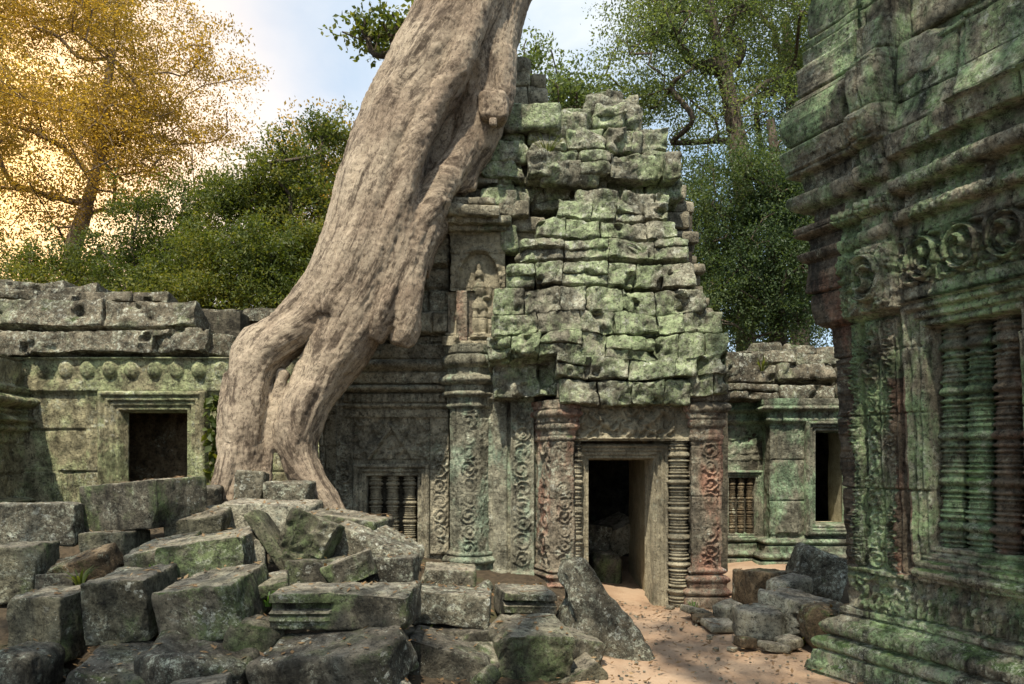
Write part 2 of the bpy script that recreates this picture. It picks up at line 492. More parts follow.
M['jamb'] = stone('smooth_tan_stone', a=(0.40, 0.335, 0.235), b=(0.31, 0.255, 0.175), ga=0.0, ma=0.0, white=0.0, dark=0.05, crust=0.0, mc=0.3, bump=0.4)
M['gallery'] = stone('green_gallery_stone', a=(0.28, 0.235, 0.15), b=(0.16, 0.135, 0.085), green=(0.36, 0.40, 0.21), ga=0.74, ma=0.10, white=0.35, dark=0.34)
M['roof'] = stone('spotted_roof_stone', a=(0.17, 0.135, 0.098), b=(0.075, 0.06, 0.045), green=(0.26, 0.28, 0.17), ga=0.42, ma=0.22, white=1.15, dark=0.46, crust=0.85)
M['rear'] = stone('green_rear_stone', a=(0.19, 0.17, 0.13), b=(0.10, 0.09, 0.07), green=(0.23, 0.33, 0.20), ga=0.72, ma=0.12, white=0.2, dark=0.30)
M['side'] = stone('dark_mossy_stone', a=(0.28, 0.235, 0.175), b=(0.14, 0.118, 0.09), green=(0.27, 0.38, 0.19), ga=0.80, moss=(0.08, 0.13, 0.04), ma=0.44, white=0.45, dark=0.54, crust=0.75)
M['side_rust'] = stone('side_rust_stone', a=(0.17, 0.13, 0.095), b=(0.08, 0.062, 0.048), green=(0.19, 0.28, 0.17), ga=0.30, ma=0.1, white=0.25, dark=0.50, red=0.55, redc=(0.20, 0.105, 0.07))
M['sidegreen'] = stone('side_green_baluster', a=(0.17, 0.15, 0.11), b=(0.08, 0.07, 0.055), green=(0.22, 0.33, 0.17), ga=0.80, ma=0.3, moss=(0.07, 0.13, 0.04), white=0.1, dark=0.48)
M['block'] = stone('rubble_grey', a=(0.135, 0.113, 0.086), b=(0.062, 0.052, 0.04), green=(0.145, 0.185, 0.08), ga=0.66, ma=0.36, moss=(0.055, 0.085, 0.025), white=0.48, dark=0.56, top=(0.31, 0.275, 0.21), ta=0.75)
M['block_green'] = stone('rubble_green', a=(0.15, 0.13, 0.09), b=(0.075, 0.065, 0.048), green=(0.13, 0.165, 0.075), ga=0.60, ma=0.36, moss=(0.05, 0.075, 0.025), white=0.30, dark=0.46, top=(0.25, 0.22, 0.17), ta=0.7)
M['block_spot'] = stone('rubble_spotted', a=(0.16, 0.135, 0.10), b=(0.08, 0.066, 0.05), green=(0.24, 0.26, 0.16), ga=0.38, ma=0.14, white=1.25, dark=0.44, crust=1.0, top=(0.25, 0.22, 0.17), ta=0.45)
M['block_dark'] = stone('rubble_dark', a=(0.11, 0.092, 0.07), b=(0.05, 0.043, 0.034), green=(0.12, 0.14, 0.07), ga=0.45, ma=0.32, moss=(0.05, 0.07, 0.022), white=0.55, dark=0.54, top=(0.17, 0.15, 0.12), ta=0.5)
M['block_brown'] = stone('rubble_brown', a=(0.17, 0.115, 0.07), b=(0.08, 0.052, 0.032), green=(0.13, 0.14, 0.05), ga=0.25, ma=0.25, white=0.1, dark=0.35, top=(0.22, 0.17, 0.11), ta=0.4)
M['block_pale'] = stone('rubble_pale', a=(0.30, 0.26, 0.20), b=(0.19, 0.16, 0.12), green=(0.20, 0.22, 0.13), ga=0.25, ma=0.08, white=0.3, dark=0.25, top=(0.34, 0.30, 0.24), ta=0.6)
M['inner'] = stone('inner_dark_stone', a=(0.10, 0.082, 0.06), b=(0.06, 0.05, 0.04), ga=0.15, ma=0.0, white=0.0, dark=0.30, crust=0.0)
M['inner_brown'] = stone('inner_brown_stone', a=(0.17, 0.12, 0.075), b=(0.10, 0.07, 0.045), ga=0.08, ma=0.0, white=0.0, dark=0.30)

def bark_mat(name, a, b, cr, stored=False, bump=0.7, lich=0.0):
    m = bpy.data.materials.new(name); m.use_nodes = True
    nt = m.node_tree; N, L = nt.nodes, nt.links
    bs = N['Principled BSDF']
    if stored:
        at = N.new('ShaderNodeAttribute'); at.attribute_name = 'bark_flow'; vec = at.outputs['Vector']
        sv = _vmap(N, L, vec, (1, 1, 1))
    else:
        tc = N.new('ShaderNodeTexCoord'); vec = tc.outputs['Object']
        sv = _vmap(N, L, vec, (1, 1, 0.22))
    tc2 = N.new('ShaderNodeTexCoord'); obj = tc2.outputs['Object']
    n1 = _noise(N, L, sv, 7.0, 11, 0.76, 0.5)
    n2 = _noise(N, L, obj, 1.1, 5, 0.6)
    n3 = _noise(N, L, sv, 16.0, 6, 0.7, 0.3)
    col = _mix(N, L, _rng_map(N, L, n2, 0.35, 0.65), a, b)
    col = _mix(N, L, _rng_map(N, L, n3, 0.52, 0.70, 0, 0.55), col, tuple(min(1, c * 1.35) for c in a))
    col = _mix(N, L, _rng_map(N, L, n1, 0.40, 0.50, 0.85, 0), col, cr)
    n4 = _noise(N, L, obj, 11.0, 11, 0.84)
    col = _mix(N, L, _rng_map(N, L, n4, 0.53, 0.60, 0, 0.6), col, tuple(c * 0.55 for c in b))
    n6 = _noise(N, L, sv, 24.0, 12, 0.84, 0.3)
    col = _mix(N, L, _rng_map(N, L, n6, 0.475, 0.42, 0, 0.75), col, cr)
    n7 = _noise(N, L, obj, 26.0, 12, 0.86)
    col = _mix(N, L, _rng_map(N, L, n7, 0.47, 0.42, 0, 0.7), col, tuple(c * 0.8 for c in cr))
    col = _mix(N, L, _rng_map(N, L, n7, 0.54, 0.60, 0, 0.35), col, tuple(min(1, c * 1.5) for c in a))
    if lich:
        n5 = _noise(N, L, obj, 3.0, 6, 0.7)
        col = _mix(N, L, _rng_map(N, L, n5, 0.58, 0.72, 0, lich), col, (0.17, 0.17, 0.11))
    L.new(col, bs.inputs['Base Color'])
    bs.inputs['Roughness'].default_value = 0.85; bs.inputs['Specular IOR Level'].default_value = 0.2
    hh = _math(N, L, 'ADD', _math(N, L, 'MULTIPLY', n1, 1.2), _math(N, L, 'ADD', _math(N, L, 'MULTIPLY', n3, 0.5), _math(N, L, 'ADD', _math(N, L, 'MULTIPLY', n4, 0.5), _math(N, L, 'MULTIPLY', n6, 0.6))))
    bp = N.new('ShaderNodeBump'); bp.inputs['Strength'].default_value = bump; bp.inputs['Distance'].default_value = 0.035
    L.new(hh, bp.inputs['Height']); L.new(bp.outputs['Normal'], bs.inputs['Normal'])
    return m
M['strangler'] = bark_mat('pale_root_bark', (0.50, 0.41, 0.30), (0.30, 0.23, 0.165), (0.07, 0.05, 0.036), True, 1.0)
M['bark'] = bark_mat('forest_bark', (0.16, 0.125, 0.09), (0.09, 0.07, 0.05), (0.04, 0.03, 0.022))
M['bark_pale'] = bark_mat('pale_bark', (0.34, 0.25, 0.16), (0.22, 0.155, 0.10), (0.10, 0.07, 0.045))

def leaf_mat(name, c1, c2, c3, trans=0.45):
    m = bpy.data.materials.new(name); m.use_nodes = True
    nt = m.node_tree; N, L = nt.nodes, nt.links
    N.clear()
    out = N.new('ShaderNodeOutputMaterial')
    geo = N.new('ShaderNodeNewGeometry')
    tc = N.new('ShaderNodeTexCoord')
    rp = N.new('ShaderNodeValToRGB')
    e = rp.color_ramp.elements
    e[0].color = (*c1, 1); e[1].color = (*c3, 1)
    k = e.new(0.5); k.color = (*c2, 1)
    nn = _noise(N, L, tc.outputs['Object'], 0.45, 3, 0.5)
    ad = _math(N, L, 'ADD', _math(N, L, 'MULTIPLY', geo.outputs['Random Per Island'], 0.55), _rng_map(N, L, nn, 0.3, 0.7, 0, 0.45))
    L.new(ad, rp.inputs['Fac'])
    df = N.new('ShaderNodeBsdfPrincipled'); df.inputs['Roughness'].default_value = 0.5; df.inputs['Specular IOR Level'].default_value = 0.35
    tr = N.new('ShaderNodeBsdfTranslucent')
    L.new(rp.outputs['Color'], df.inputs['Base Color'])
    yl = _mix(N, L, 1.0, rp.outputs['Color'], (1.6, 1.5, 0.7), 'MULTIPLY')
    L.new(yl, tr.inputs['Color'])
    ms = N.new('ShaderNodeMixShader'); ms.inputs[0].default_value = trans
    L.new(df.outputs[0], ms.inputs[1]); L.new(tr.outputs[0], ms.inputs[2])
    L.new(ms.outputs[0], out.inputs['Surface'])
    return m
M['leaf_glow_gold'] = leaf_mat('glow_gold_leaf', (0.15, 0.115, 0.030), (0.32, 0.22, 0.05), (0.46, 0.31, 0.075), 0.6)  # brownish green leaves, the warm glow from the left put into the colour
M['leaf_green'] = leaf_mat('green_leaf', (0.040, 0.062, 0.014), (0.095, 0.125, 0.026), (0.25, 0.24, 0.05), 0.45)
M['leaf_dark'] = leaf_mat('dark_leaf', (0.030, 0.055, 0.024), (0.062, 0.10, 0.040), (0.15, 0.19, 0.075), 0.45)
M['leaf_pale'] = leaf_mat('pale_leaf', (0.07, 0.105, 0.04), (0.12, 0.165, 0.065), (0.21, 0.25, 0.11), 0.5)
M['leaf_fresh'] = leaf_mat('fresh_leaf', (0.035, 0.085, 0.012), (0.07, 0.15, 0.025), (0.13, 0.24, 0.05), 0.45)
M['leaf_dry'] = leaf_mat('dry_leaf', (0.10, 0.055, 0.025), (0.19, 0.115, 0.055), (0.30, 0.21, 0.11), 0.15)

def ground_mat():
    m = bpy.data.materials.new('sandy_soil'); m.use_nodes = True
    nt = m.node_tree; N, L = nt.nodes, nt.links
    bs = N['Principled BSDF']
    tc = N.new('ShaderNodeTexCoord'); vec = tc.outputs['Object']
    at = N.new('ShaderNodeAttribute'); at.attribute_name = 'sandy'
    n1 = _noise(N, L, vec, 1.4, 8, 0.65); n2 = _noise(N, L, vec, 14.0, 8, 0.7); n3 = _noise(N, L, vec, 60.0, 3, 0.6)
    sand = _mix(N, L, _rng_map(N, L, n1, 0.35, 0.65), (0.32, 0.215, 0.14), (0.42, 0.305, 0.21))
    sand = _mix(N, L, _rng_map(N, L, n2, 0.55, 0.72, 0, 0.6), sand, (0.23, 0.145, 0.095))
    sand = _mix(N, L, _rng_map(N, L, n3, 0.60, 0.70, 0, 0.5), sand, (0.52, 0.40, 0.29))
    soil = _mix(N, L, _rng_map(N, L, n2, 0.35, 0.65), (0.045, 0.036, 0.025), (0.095, 0.072, 0.048))
    soil = _mix(N, L, _rng_map(N, L, n1, 0.55, 0.70, 0, 0.5), soil, (0.06, 0.07, 0.03))
    f = _math(N, L, 'ADD', at.outputs['Fac'], _rng_map(N, L, n2, 0.3, 0.7, -0.25, 0.25))
    col = _mix(N, L, _rng_map(N, L, f, 0.35, 0.65), soil, sand)
    L.new(col, bs.inputs['Base Color'])
    bs.inputs['Roughness'].default_value = 0.95; bs.inputs['Specular IOR Level'].default_value = 0.1
    hh = _math(N, L, 'ADD', n2, _math(N, L, 'MULTIPLY', n3, 0.35))
    bp = N.new('ShaderNodeBump'); bp.inputs['Strength'].default_value = 0.6; bp.inputs['Distance'].default_value = 0.03
    L.new(hh, bp.inputs['Height']); L.new(bp.outputs['Normal'], bs.inputs['Normal'])
    return m
M['soil'] = ground_mat()

# ------------------------------------------------------------------ ground: one sheet, mounded under the rubble
CTRL = np.array([   # x, y, z of the soil surface
    (1.0, 5.5, 0.0), (1.6, 6.5, 0), (2.2, 7.5, 0), (1.7, 8.8, 0), (1.9, 9.4, 0.0), (1.2, 7.6, 0.0), (2.6, 8.6, 0.02), (2.0, 5.0, 0), (2.4, 10.5, 0.0), (1.2, 6.0, 0.0),
    (3.2, 9.6, 0.08), (4.2, 10.8, 0.22), (5.5, 11.3, 0.3), (3.4, 8.0, 0.04), (3.6, 7.0, 0.0),
    (0.65, 8.9, 0.28), (0.0, 9.2, 0.42), (-0.6, 9.3, 0.45), (0.2, 8.3, 0.25), (0.7, 7.5, 0.1), (0.2, 6.5, 0.12),
    (-0.4, 7.6, 0.45), (-0.6, 6.4, 0.25), (-0.5, 5.4, 0.12), (0.5, 5.3, 0.0),
    (-1.2, 8.9, 0.65), (-1.9, 8.8, 1.1), (-2.8, 8.8, 1.25), (-3.3, 9.6, 1.2), (-1.8, 7.7, 0.8), (-2.6, 7.6, 0.9), (-3.6, 8.2, 1.1), (-5, 9, 1.25), (-5, 10.4, 1.2),
    (-1.6, 6.6, 0.4), (-2.6, 6.6, 0.5), (-3.8, 6.6, 0.5), (-5.0, 7.0, 0.6), (-1.5, 5.5, 0.05), (-2.5, 5.4, 0.1), (-3.6, 5.3, 0.12), (-3.2, 7.2, 0.75), (-1.5, 4.5, 0.05), (-3, 4.3, 0.1),
    (0, 3.5, 0), (2, 3, 0), (-3, 3, 0), (-6, 4, 0.2), (6, 6, 0), (6, 3, 0), (-8, 8, 1.0), (-9, 11, 1.0), (8, 11, 0.2), (0, 14, 0.0), (5, 15, 0), (-5, 15, 0.3), (0, -2, 0), (9, 0, 0), (-9, 0, 0)])
def ground_z(x, y):
    x = np.atleast_1d(np.asarray(x, float)); y = np.atleast_1d(np.asarray(y, float))
    d2 = (x[:, None] - CTRL[None, :, 0]) ** 2 + (y[:, None] - CTRL[None, :, 1]) ** 2 + 0.04
    w = d2 ** -1.7
    z = (w * CTRL[None, :, 2]).sum(1) / w.sum(1)
    far = sstep(9, 16, np.hypot(x, y - 8))
    return z * (1 - far)
def sandy(x, y):
    a = sstep(0.25, 0.85, x - 0.25 * sstep(8.2, 9.2, y) + 0.25 * np.sin(y * 2.1) * 0.4)
    b = 1 - sstep(2.7, 3.4, x - 0.25 * (y - 6))
    return a * np.clip(b, 0, 1) * (y < 13)
def build_ground():
    def axis(lo, hi, f0, f1, fine, growth=1.22):
        a = list(np.arange(f0, f1, fine)); s = fine; v = a[-1]
        while v < hi: s *= growth; v += s; a.append(v)
        s = fine; v = a[0]; b = []
        while v > lo: s *= growth; v -= s; b.append(v)
        return np.array(b[::-1] + a)
    xs = axis(-900, 900, -6.0, 6.0, 0.06); ys = axis(-900, 900, 3.6, 12.5, 0.06)
    X, Y = np.meshgrid(xs, ys)
    x, y = X.ravel(), Y.ravel()
    z = np.concatenate([ground_z(x[i:i + 20000], y[i:i + 20000]) for i in range(0, len(x), 20000)])
    p = np.stack([x, y, x * 0], -1)
    near = 1 - sstep(10, 18, np.hypot(x, y - 8))
    z = z + near * (0.045 * fbm(p * 1.3, 4) + 0.014 * fbm(p * 7, 3)) - 0.01
    o = mk('ground', np.stack([x, y, z], -1), gridfaces(len(ys), len(xs)), M['soil'])
    at = o.data.attributes.new('sandy', 'FLOAT', 'POINT')
    at.data.foreach_set('value', sandy(x, y).astype(np.float32))
    tag(o, kind='structure')
    return o
GROUND = build_ground()
# ------------------------------------------------------------------ shared masonry builders
def course(acc, x0, x1, z0, z1, yf, depth, seed, wmin=0.35, wmax=0.8, res=0.055, gap=0.0, jit=0.05, tilt=3.0, cuts=1, rough=0.022, lean=0.0, split=0.25, rnd=0.035, fill=0.985):
    """one course of worn blocks running along +X, front face about yf"""
    rs = np.random.default_rng(seed)
    x = x0
    while x < x1 - 0.08:
        w = rs.uniform(wmin, wmax)
        if x1 - (x + w) < wmin * 0.7: w = x1 - x
        parts = [(z0, z1)]
        if rs.random() < split and (z1 - z0) > 0.25:
            m = z0 + (z1 - z0) * rs.uniform(0.4, 0.6); parts = [(z0, m), (m, z1)]
        for (a, b) in parts:
            if rs.random() < gap: continue
            h = b - a; d = depth * rs.uniform(0.85, 1.1)
            P, Fc = block(w * fill, d, h * fill, res=res, seed=int(rs.integers(1e9)), rnd=rnd, rough=rough, cuts=int(rs.integers(0, cuts + 1)), freq=3.5, cutdepth=0.86)
            fwd = rs.uniform(-jit, jit)
            acc.add(place(P, (x + w / 2, yf + d / 2 + fwd, (a + b) / 2 + rs.uniform(-0.006, 0.006)),
                          (lean + rs.uniform(-tilt, tilt), rs.uniform(-tilt, tilt) * 0.4, rs.uniform(-tilt, tilt))), Fc)
        x += w
def side_course(acc, x, y0, y1, z0, z1, seed, depth=0.6, face=1, **kw):
    """a course running away from the camera along +Y with its outer face at x (face=+1 looks to +X)"""
    rs = np.random.default_rng(seed); y = y0
    while y < y1 - 0.1:
        w = min(rs.uniform(0.45, 0.9), y1 - y)
        P, Fc = block(depth, w * 0.98, (z1 - z0) * 0.98, res=0.08, seed=int(rs.integers(1e9)), rnd=0.04, rough=0.03, cuts=1)
        acc.add(place(P, (x - face * (depth / 2 + rs.uniform(-0.04, 0.06)), y + w / 2, (z0 + z1) / 2), (rs.uniform(-2, 2), 0, rs.uniform(-2, 2))), Fc)
        y += w
def weather(acc, amp=0.10, fine=0.035, wave=0.05, pits=0.14, y0=None):
    """erode a whole masonry face together, so that courses wander and the surface swells and pits across the joints"""
    for i, V in enumerate(acc.V):
        q = V * np.array([1, 1, 1.0])
        crag = ridged(q * 8.5 + 21, 3); crag2 = fbm(q * 14 + 5, 3)
        dz = wave * fbm(q * 0.9 + 40, 2); dx = wave * 0.7 * fbm(q * 1.1 + 80, 2)
        dy = -amp * fbm(q * 1.5 + 11, 3) - fine * fbm(q * 6 + 3, 3)
        pit = sstep(0.30, 0.44, fbm(q * 3.1 + 57, 2)) * pits
        V[:, 0] += dx; V[:, 1] += dy + pit - 0.5 * fine * crag - 0.35 * fine * crag2; V[:, 2] += dz - 0.016 * ridged(q * 5 + 9, 2); V[:, 0] += 0.3 * fine * crag
def box(acc, x0, x1, y0, y1, z0, z1, res=0.3, seed=0, rough=0.02, rnd=0.02):
    P, Fc = block(x1 - x0, y1 - y0, z1 - z0, res=res, seed=seed, rnd=rnd, rough=rough)
    acc.add(place(P, ((x0 + x1) / 2, (y0 + y1) / 2, (z0 + z1) / 2)), Fc)
def rect_frame(name, x0, x1, z0, z1, y, steps, mat, parent, res=0.012, deep=0.16, sill=True, noise=0.006, seed=0):
    """stepped frame round the opening x0..x1, z0..z1; steps = [(distance from the opening, outward depth)]"""
    w = steps[-1][0]
    zb = z0 - (w if sill else 0)
    xc, hw = (x0 + x1) / 2, (x1 - x0) / 2
    def d(S, Z):
        X = S + x0 - w
        e = np.abs(X - xc) - hw
        ez = np.maximum(Z - z1, (z0 - Z) if sill else -9)
        e = np.maximum(e, ez)
        v = np.interp(e, [s[0] for s in steps], [s[1] for s in steps])
        return np.where(e < -0.001, -deep, v)
    return field(name, [(x0 - w, y), (x1 + w, y)], zb, z1 + w, d, mat, parent, res=res, holes=[(w + res * 1.2, w + 2 * hw - res * 1.2, z0 + res * 1.2 if sill else -9, z1 - res * 1.2)], thick=0.2, noise=noise)
def step_frame(w, n, out, inner=0.0):
    """n nested fillets rising outwards over width w"""
    pts = [(0, inner)]
    for k in range(n):
        a, b = w * k / n, w * (k + 1) / n
        lv = inner + (out - inner) * (k + 0.6) / n
        pts += [(a + 0.004, lv), (a + (b - a) * 0.62, lv), (a + (b - a) * 0.72, lv - 0.018), (b - 0.004, lv - 0.012)]
    pts.append((w, out * 0.6))
    return pts
def balusters(parent, xs, y, z0, z1, r, mat, n=18, groups=5, rough=0.008):
    for k, x in enumerate(xs):
        V, Fc = lathe(baluster_profile(z0, z1, r, seed=k, groups=groups), n=n, cx=x, cy=y)
        q = fbm(V * 9, 3)
        V[:, 0] += rough * q * 1.5; V[:, 1] += rough * q * 1.5 * np.sign(V[:, 1] - y)
        mk('baluster', V, Fc, mat, parent)

# ------------------------------------------------------------------ the ruined temple gate in the middle
GATE = thing('temple_gate', 'ruined temple gate of pale green lichened blocks with a dark doorway beside the giant tree', 'temple', (0.9, 9.6, 0))

def build_gate():
    # --- left bay with the blind window
    Yw = 9.9
    XL, XR = PX(316, Yw), PX(449, Yw)
    S0 = 1.7
    wx0, wx1, wz0, wz1 = PX(367, Yw), PX(418, Yw), PZ(548, Yw), PZ(476, Yw)
    fx0, fx1 = PX(355, Yw), PX(430, Yw)
    def dbay(S, Z):
        X = S - S0 + XL
        d = masonry(S, Z, 0.42, 0.75, 3, 0.02, 0.008, 0.02)
        d += 0.05 * (X > PX(336, Yw))
        d = np.where(X < PX(336, Yw), d - 0.10, d)
        for (a, b, sd_) in ((338, 354, 1), (431, 450, 2)):
            xa, xb = PX(a, Yw), PX(b, Yw)
            m = (X > xa) & (X < xb) & (Z > 0.6) & (Z < PZ(405, Yw))
            d = np.where(m, 0.09 + scrolls(X - (xa + xb) / 2, Z, (xb - xa) * 0.8, 0.07, sd_) + 0.012 * (np.abs(X - (xa + xb) / 2) > (xb - xa) * 0.43), d)
        m = (X > fx0) & (X < fx1) & (Z > PZ(459, Yw)) & (Z < PZ(418, Yw))
        u = X - (fx0 + fx1) / 2; v = Z - PZ(459, Yw)
        arch = np.exp(-((np.abs(u) * 1.1 + v * 0.75 - 0.33) / 0.035) ** 2)
        d = np.where(m, 0.055 + foliate(X, Z, 8.0, 0.05, 4) + 0.06 * arch, d)
        # cornice over the bay
        zc = [PZ(p, Yw) for p in (418, 410, 403, 394, 385, 374, 360, 345)]
        m = X > PX(345, Yw)
        k = (band(Z, zc[0], zc[1], 0.07) + bead(Z, zc[1], zc[2], 0.13) + band(Z, zc[2], zc[3], 0.11) + petals(S, Z, zc[2], zc[3], 0.075, 0.04)
             + bead(Z, zc[3], zc[4], 0.19) + band(Z, zc[4], zc[5], 0.15) + bead(Z, zc[5], zc[6], 0.22) + band(Z, zc[6], zc[7], 0.12))
        d = np.where((k > 0) & m, k + 0.05 + foliate(S, Z, 11, 0.008, 7), d)
        up = Z > zc[7]
        d = np.where(up, masonry(S, Z, 0.30, 0.5, 8, 0.10, 0.02, 0.06) + 0.05 + 0.10 * ((np.floor(Z / 0.30).astype(int) % 3) == 0), d)
        # base mouldings
        zb = [PZ(p, Yw) for p in (600, 588, 580, 572, 564)]
        d = d + band(Z, -1, zb[0], 0.2) + bead(Z, zb[0], zb[1], 0.2) + band(Z, zb[1], zb[2], 0.12) + bead(Z, zb[2], zb[3], 0.15) + bead(Z, zb[3], zb[4], 0.1)
        return d
    field('window_bay', [(XL, Yw + S0), (XL, Yw), (XR, Yw)], 0.0, PZ(338, Yw), dbay, M['tower_brown'], GATE, res=0.0135,
          holes=[(S0 + wx0 - XL - 0.1, S0 + wx1 - XL + 0.1, wz0 - 0.1, wz1 + 0.1)], noise=0.014)
    xu = PX(392, Yw)
    field('upper_bay', [(xu, 10.9), (xu, Yw - 0.05), (XR, Yw - 0.05)], PZ(342, Yw), PZ(186, Yw), lambda S, Z: dbay(S + 3, Z), M['tower_brown'], GATE, res=0.0135, noise=0.02)
    win = rect_frame('window', wx0, wx1, wz0, wz1, Yw - 0.055, step_frame(0.17, 3, 0.10), M['tower_brown'], GATE, deep=0.22)
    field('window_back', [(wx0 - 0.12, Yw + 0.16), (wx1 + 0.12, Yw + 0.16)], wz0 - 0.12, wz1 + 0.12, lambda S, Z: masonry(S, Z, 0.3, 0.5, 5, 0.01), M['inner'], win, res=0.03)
    cx = (wx0 + wx1) / 2; sp = (wx1 - wx0) / 3
    balusters(win, [cx - sp, cx, cx + sp], Yw + 0.03, wz0 - 0.02, wz1 + 0.02, sp * 0.42, M['tan'], groups=4)

    # --- octagonal corner column with capital and base
    xc0, xc1, Yc = PX(449, 9.5), PX(489, 9.5), 9.5
    path = [(xc0, 10.2), (xc0, Yc + 0.14), (xc0 + 0.14, Yc), (xc1 - 0.14, Yc), (xc1, Yc + 0.14), (xc1, 10.2)]
    xm = (xc0 + xc1) / 2
    Lside = 10.2 - Yc - 0.14; Ld = 0.14 * math.sqrt(2); Lf = xc1 - xc0 - 0.28
    zt = lambda p: PZ(p, Yc)
    def dcol(S, Z):
        u = S - (Lside + Ld + Lf / 2)
        d = np.where(np.abs(u) < Lf / 2 - 0.01, scrolls(u, Z, Lf * 0.86, 0.055, 11), 0) + np.where(np.abs(np.abs(u) - Lf / 2 - Ld / 2) < Ld * 0.4, foliate(S, Z, 12, 0.012, 3), 0)
        shaft = (Z > zt(552)) & (Z < zt(408))
        d = np.where(shaft, d, 0)
        base = (band(Z, -1, zt(580), 0.12) + petals(S, Z, zt(581), zt(570), 0.07, 0.03) + bead(Z, zt(580), zt(570), 0.13) + band(Z, zt(570), zt(565), 0.05)
                + bead(Z, zt(565), zt(557), 0.10) + bead(Z, zt(557), zt(552), 0.05))
        cap = (bead(Z, zt(408), zt(403), 0.05) + band(Z, zt(403), zt(397), 0.02) + bead(Z, zt(397), zt(390), 0.10) + petals(S, Z, zt(403), zt(396), 0.06, 0.02)
               + band(Z, zt(390), zt(385), 0.06) + bead(Z, zt(385), zt(374), 0.15) + band(Z, zt(374), zt(368), 0.04) + bead(Z, zt(368), zt(353), 0.11)
               + petals(S, Z, zt(366), zt(355), 0.055, 0.02) + band(Z, zt(353), zt(344), 0.07))
        return d + base + cap + 0.5 * masonry(S, Z, 0.62, 3.0, 2, 0.012, 0.006, 0.012)
    field('column', path, 0.15, zt(344), dcol, M['mint'], GATE, res=0.0125, noise=0.012)

    # --- panel with the standing figure in relief, above the column
    Yd = 9.62
    xa, xb = PX(451, Yd), PX(505, Yd); za, zb_ = PZ(345, Yd), PZ(226, Yd)
    xf = PX(479, Yd); zf = PZ(339, Yd); Hf = PZ(263, Yd) - zf
    def dfig(S, Z):
        X = S + xa
        u = (X - xf) / Hf; v = (Z - zf) / Hf
        g = np.zeros_like(u)
        for (cu, cv, ru, rv, am) in ((0, .85, .060, .075, 1), (0, .95, .040, .075, .8), (0, .66, .095, .13, .95), (0, .50, .075, .07, .8), (0, .43, .115, .10, 1), (-.045, .22, .062, .24, .85), (.05, .22, .062, .24, .85),
                                     (-.055, .02, .06, .03, .8), (.065, .02, .06, .03, .8), (-.135, .58, .036, .16, .7), (.14, .63, .036, .10, .7), (.10, .55, .07, .03, .75), (-.15, .40, .034, .05, .6), (0, .77, .04, .05, .8)):
            q = 1 - ((u - cu) / ru) ** 2 - ((v - cv) / rv) ** 2
            g = np.maximum(g, am * np.sqrt(np.clip(q, 0, 1)))
        d = 0.10 * g
        rr = np.hypot(u / 0.26, np.maximum(0, (v - 0.75)) / 0.40)
        inside = (rr < 1) & (v > -0.03)
        d = np.where(inside, d - 0.05, d)
        edge = np.exp(-((np.where(v > 0.75, rr, np.abs(u) / 0.26) - 1.06) / 0.10) ** 2) * (v > -0.05) * (v < 1.22)
        d = d + 0.045 * edge * (0.7 + 0.3 * np.cos(v * 60))
        d = d + np.where(~inside, foliate(X, Z, 7, 0.02, 9), 0) * (v > -0.1)
        d = d + masonry(S, Z, 0.42, 3, 6, 0.014, 0.006, 0.02)
        d = d + band(Z, -1, za + 0.10, 0.10) + bead(Z, za + 0.10, za + 0.16, 0.06) + band(Z, zb_ - 0.12, 99, 0.03) * 1.0
        return d
    field('figure_panel', [(xa, 10.3), (xa, Yd), (xb, Yd), (xb, 10.0)], za - 0.02, zb_ + 0.02, lambda S, Z: np.where(S < 0.68, 0.012 * np.cos(Z * 9), np.where(S > 0.68 + xb - xa, 0, dfig(S - 0.68, Z))), M['tan'], GATE, res=0.012, noise=0.008)
    xs0, xs1 = PX(457, Yd), PX(467, Yd)
    field('red_pilaster', [(xs0, Yd), (xs0, Yd - 0.075), (xs1, Yd - 0.075), (xs1, Yd)], PZ(346, Yd), PZ(292, Yd), lambda S, Z: beads(S, Z, 0.09, 0.006), M['rust'], GATE, res=0.012)
    # cornice on the figure panel (broken)
    a = Acc()
    for k, (p0, p1, x0, x1, yf) in enumerate(((230, 222, 447, 508, 9.5), (222, 214, 444, 512, 9.38), (214, 203, 446, 500, 9.28), (203, 196, 452, 496, 9.36), (215, 200, 498, 530, 9.5), (231, 216, 510, 545, 9.66), (247, 231, 505, 545, 9.72))):
        course(a, PX(x0, yf), PX(x1, yf), PZ(p0, yf), PZ(p1, yf), yf, 0.7, 300 + k, 0.5, 0.9, res=0.035, jit=0.02, tilt=1.5, cuts=1, split=0, rough=0.014)
    weather(a, 0.04, 0.02, 0.03, 0.05)
    a.build('cornice', M['tower_brown'], GATE)

    # --- recessed pilasters between column and porch
    Yp = 9.62
    xa, xb = PX(487, Yp), PX(541, Yp)
    def dpil(S, Z):
        X = S + xa
        d = masonry(S, Z, 0.5, 0.6, 4, 0.012, 0.006, 0.015)
        x0, x1 = PX(493, Yp), PX(507, Yp)
        d = np.where((X > x0) & (X < x1), 0.05 + 0.012 * np.sin(Z * 11 + X * 9), d)
        x0, x1 = PX(511, Yp), PX(534, Yp)
        m = (X > x0) & (X < x1) & (Z > PZ(574, Yp))
        d = np.where(m, 0.09 + scrolls(X - (x0 + x1) / 2, Z, (x1 - x0) * 0.78, 0.065, 21) + 0.02 * (np.abs(X - (x0 + x1) / 2) > (x1 - x0) * 0.42), d)
        zz = lambda p: PZ(p, Yp)
        d = d + band(Z, -1, zz(590), 0.14) + bead(Z, zz(590), zz(582), 0.15) + band(Z, zz(582), zz(576), 0.10) + bead(Z, zz(576), zz(570), 0.12)
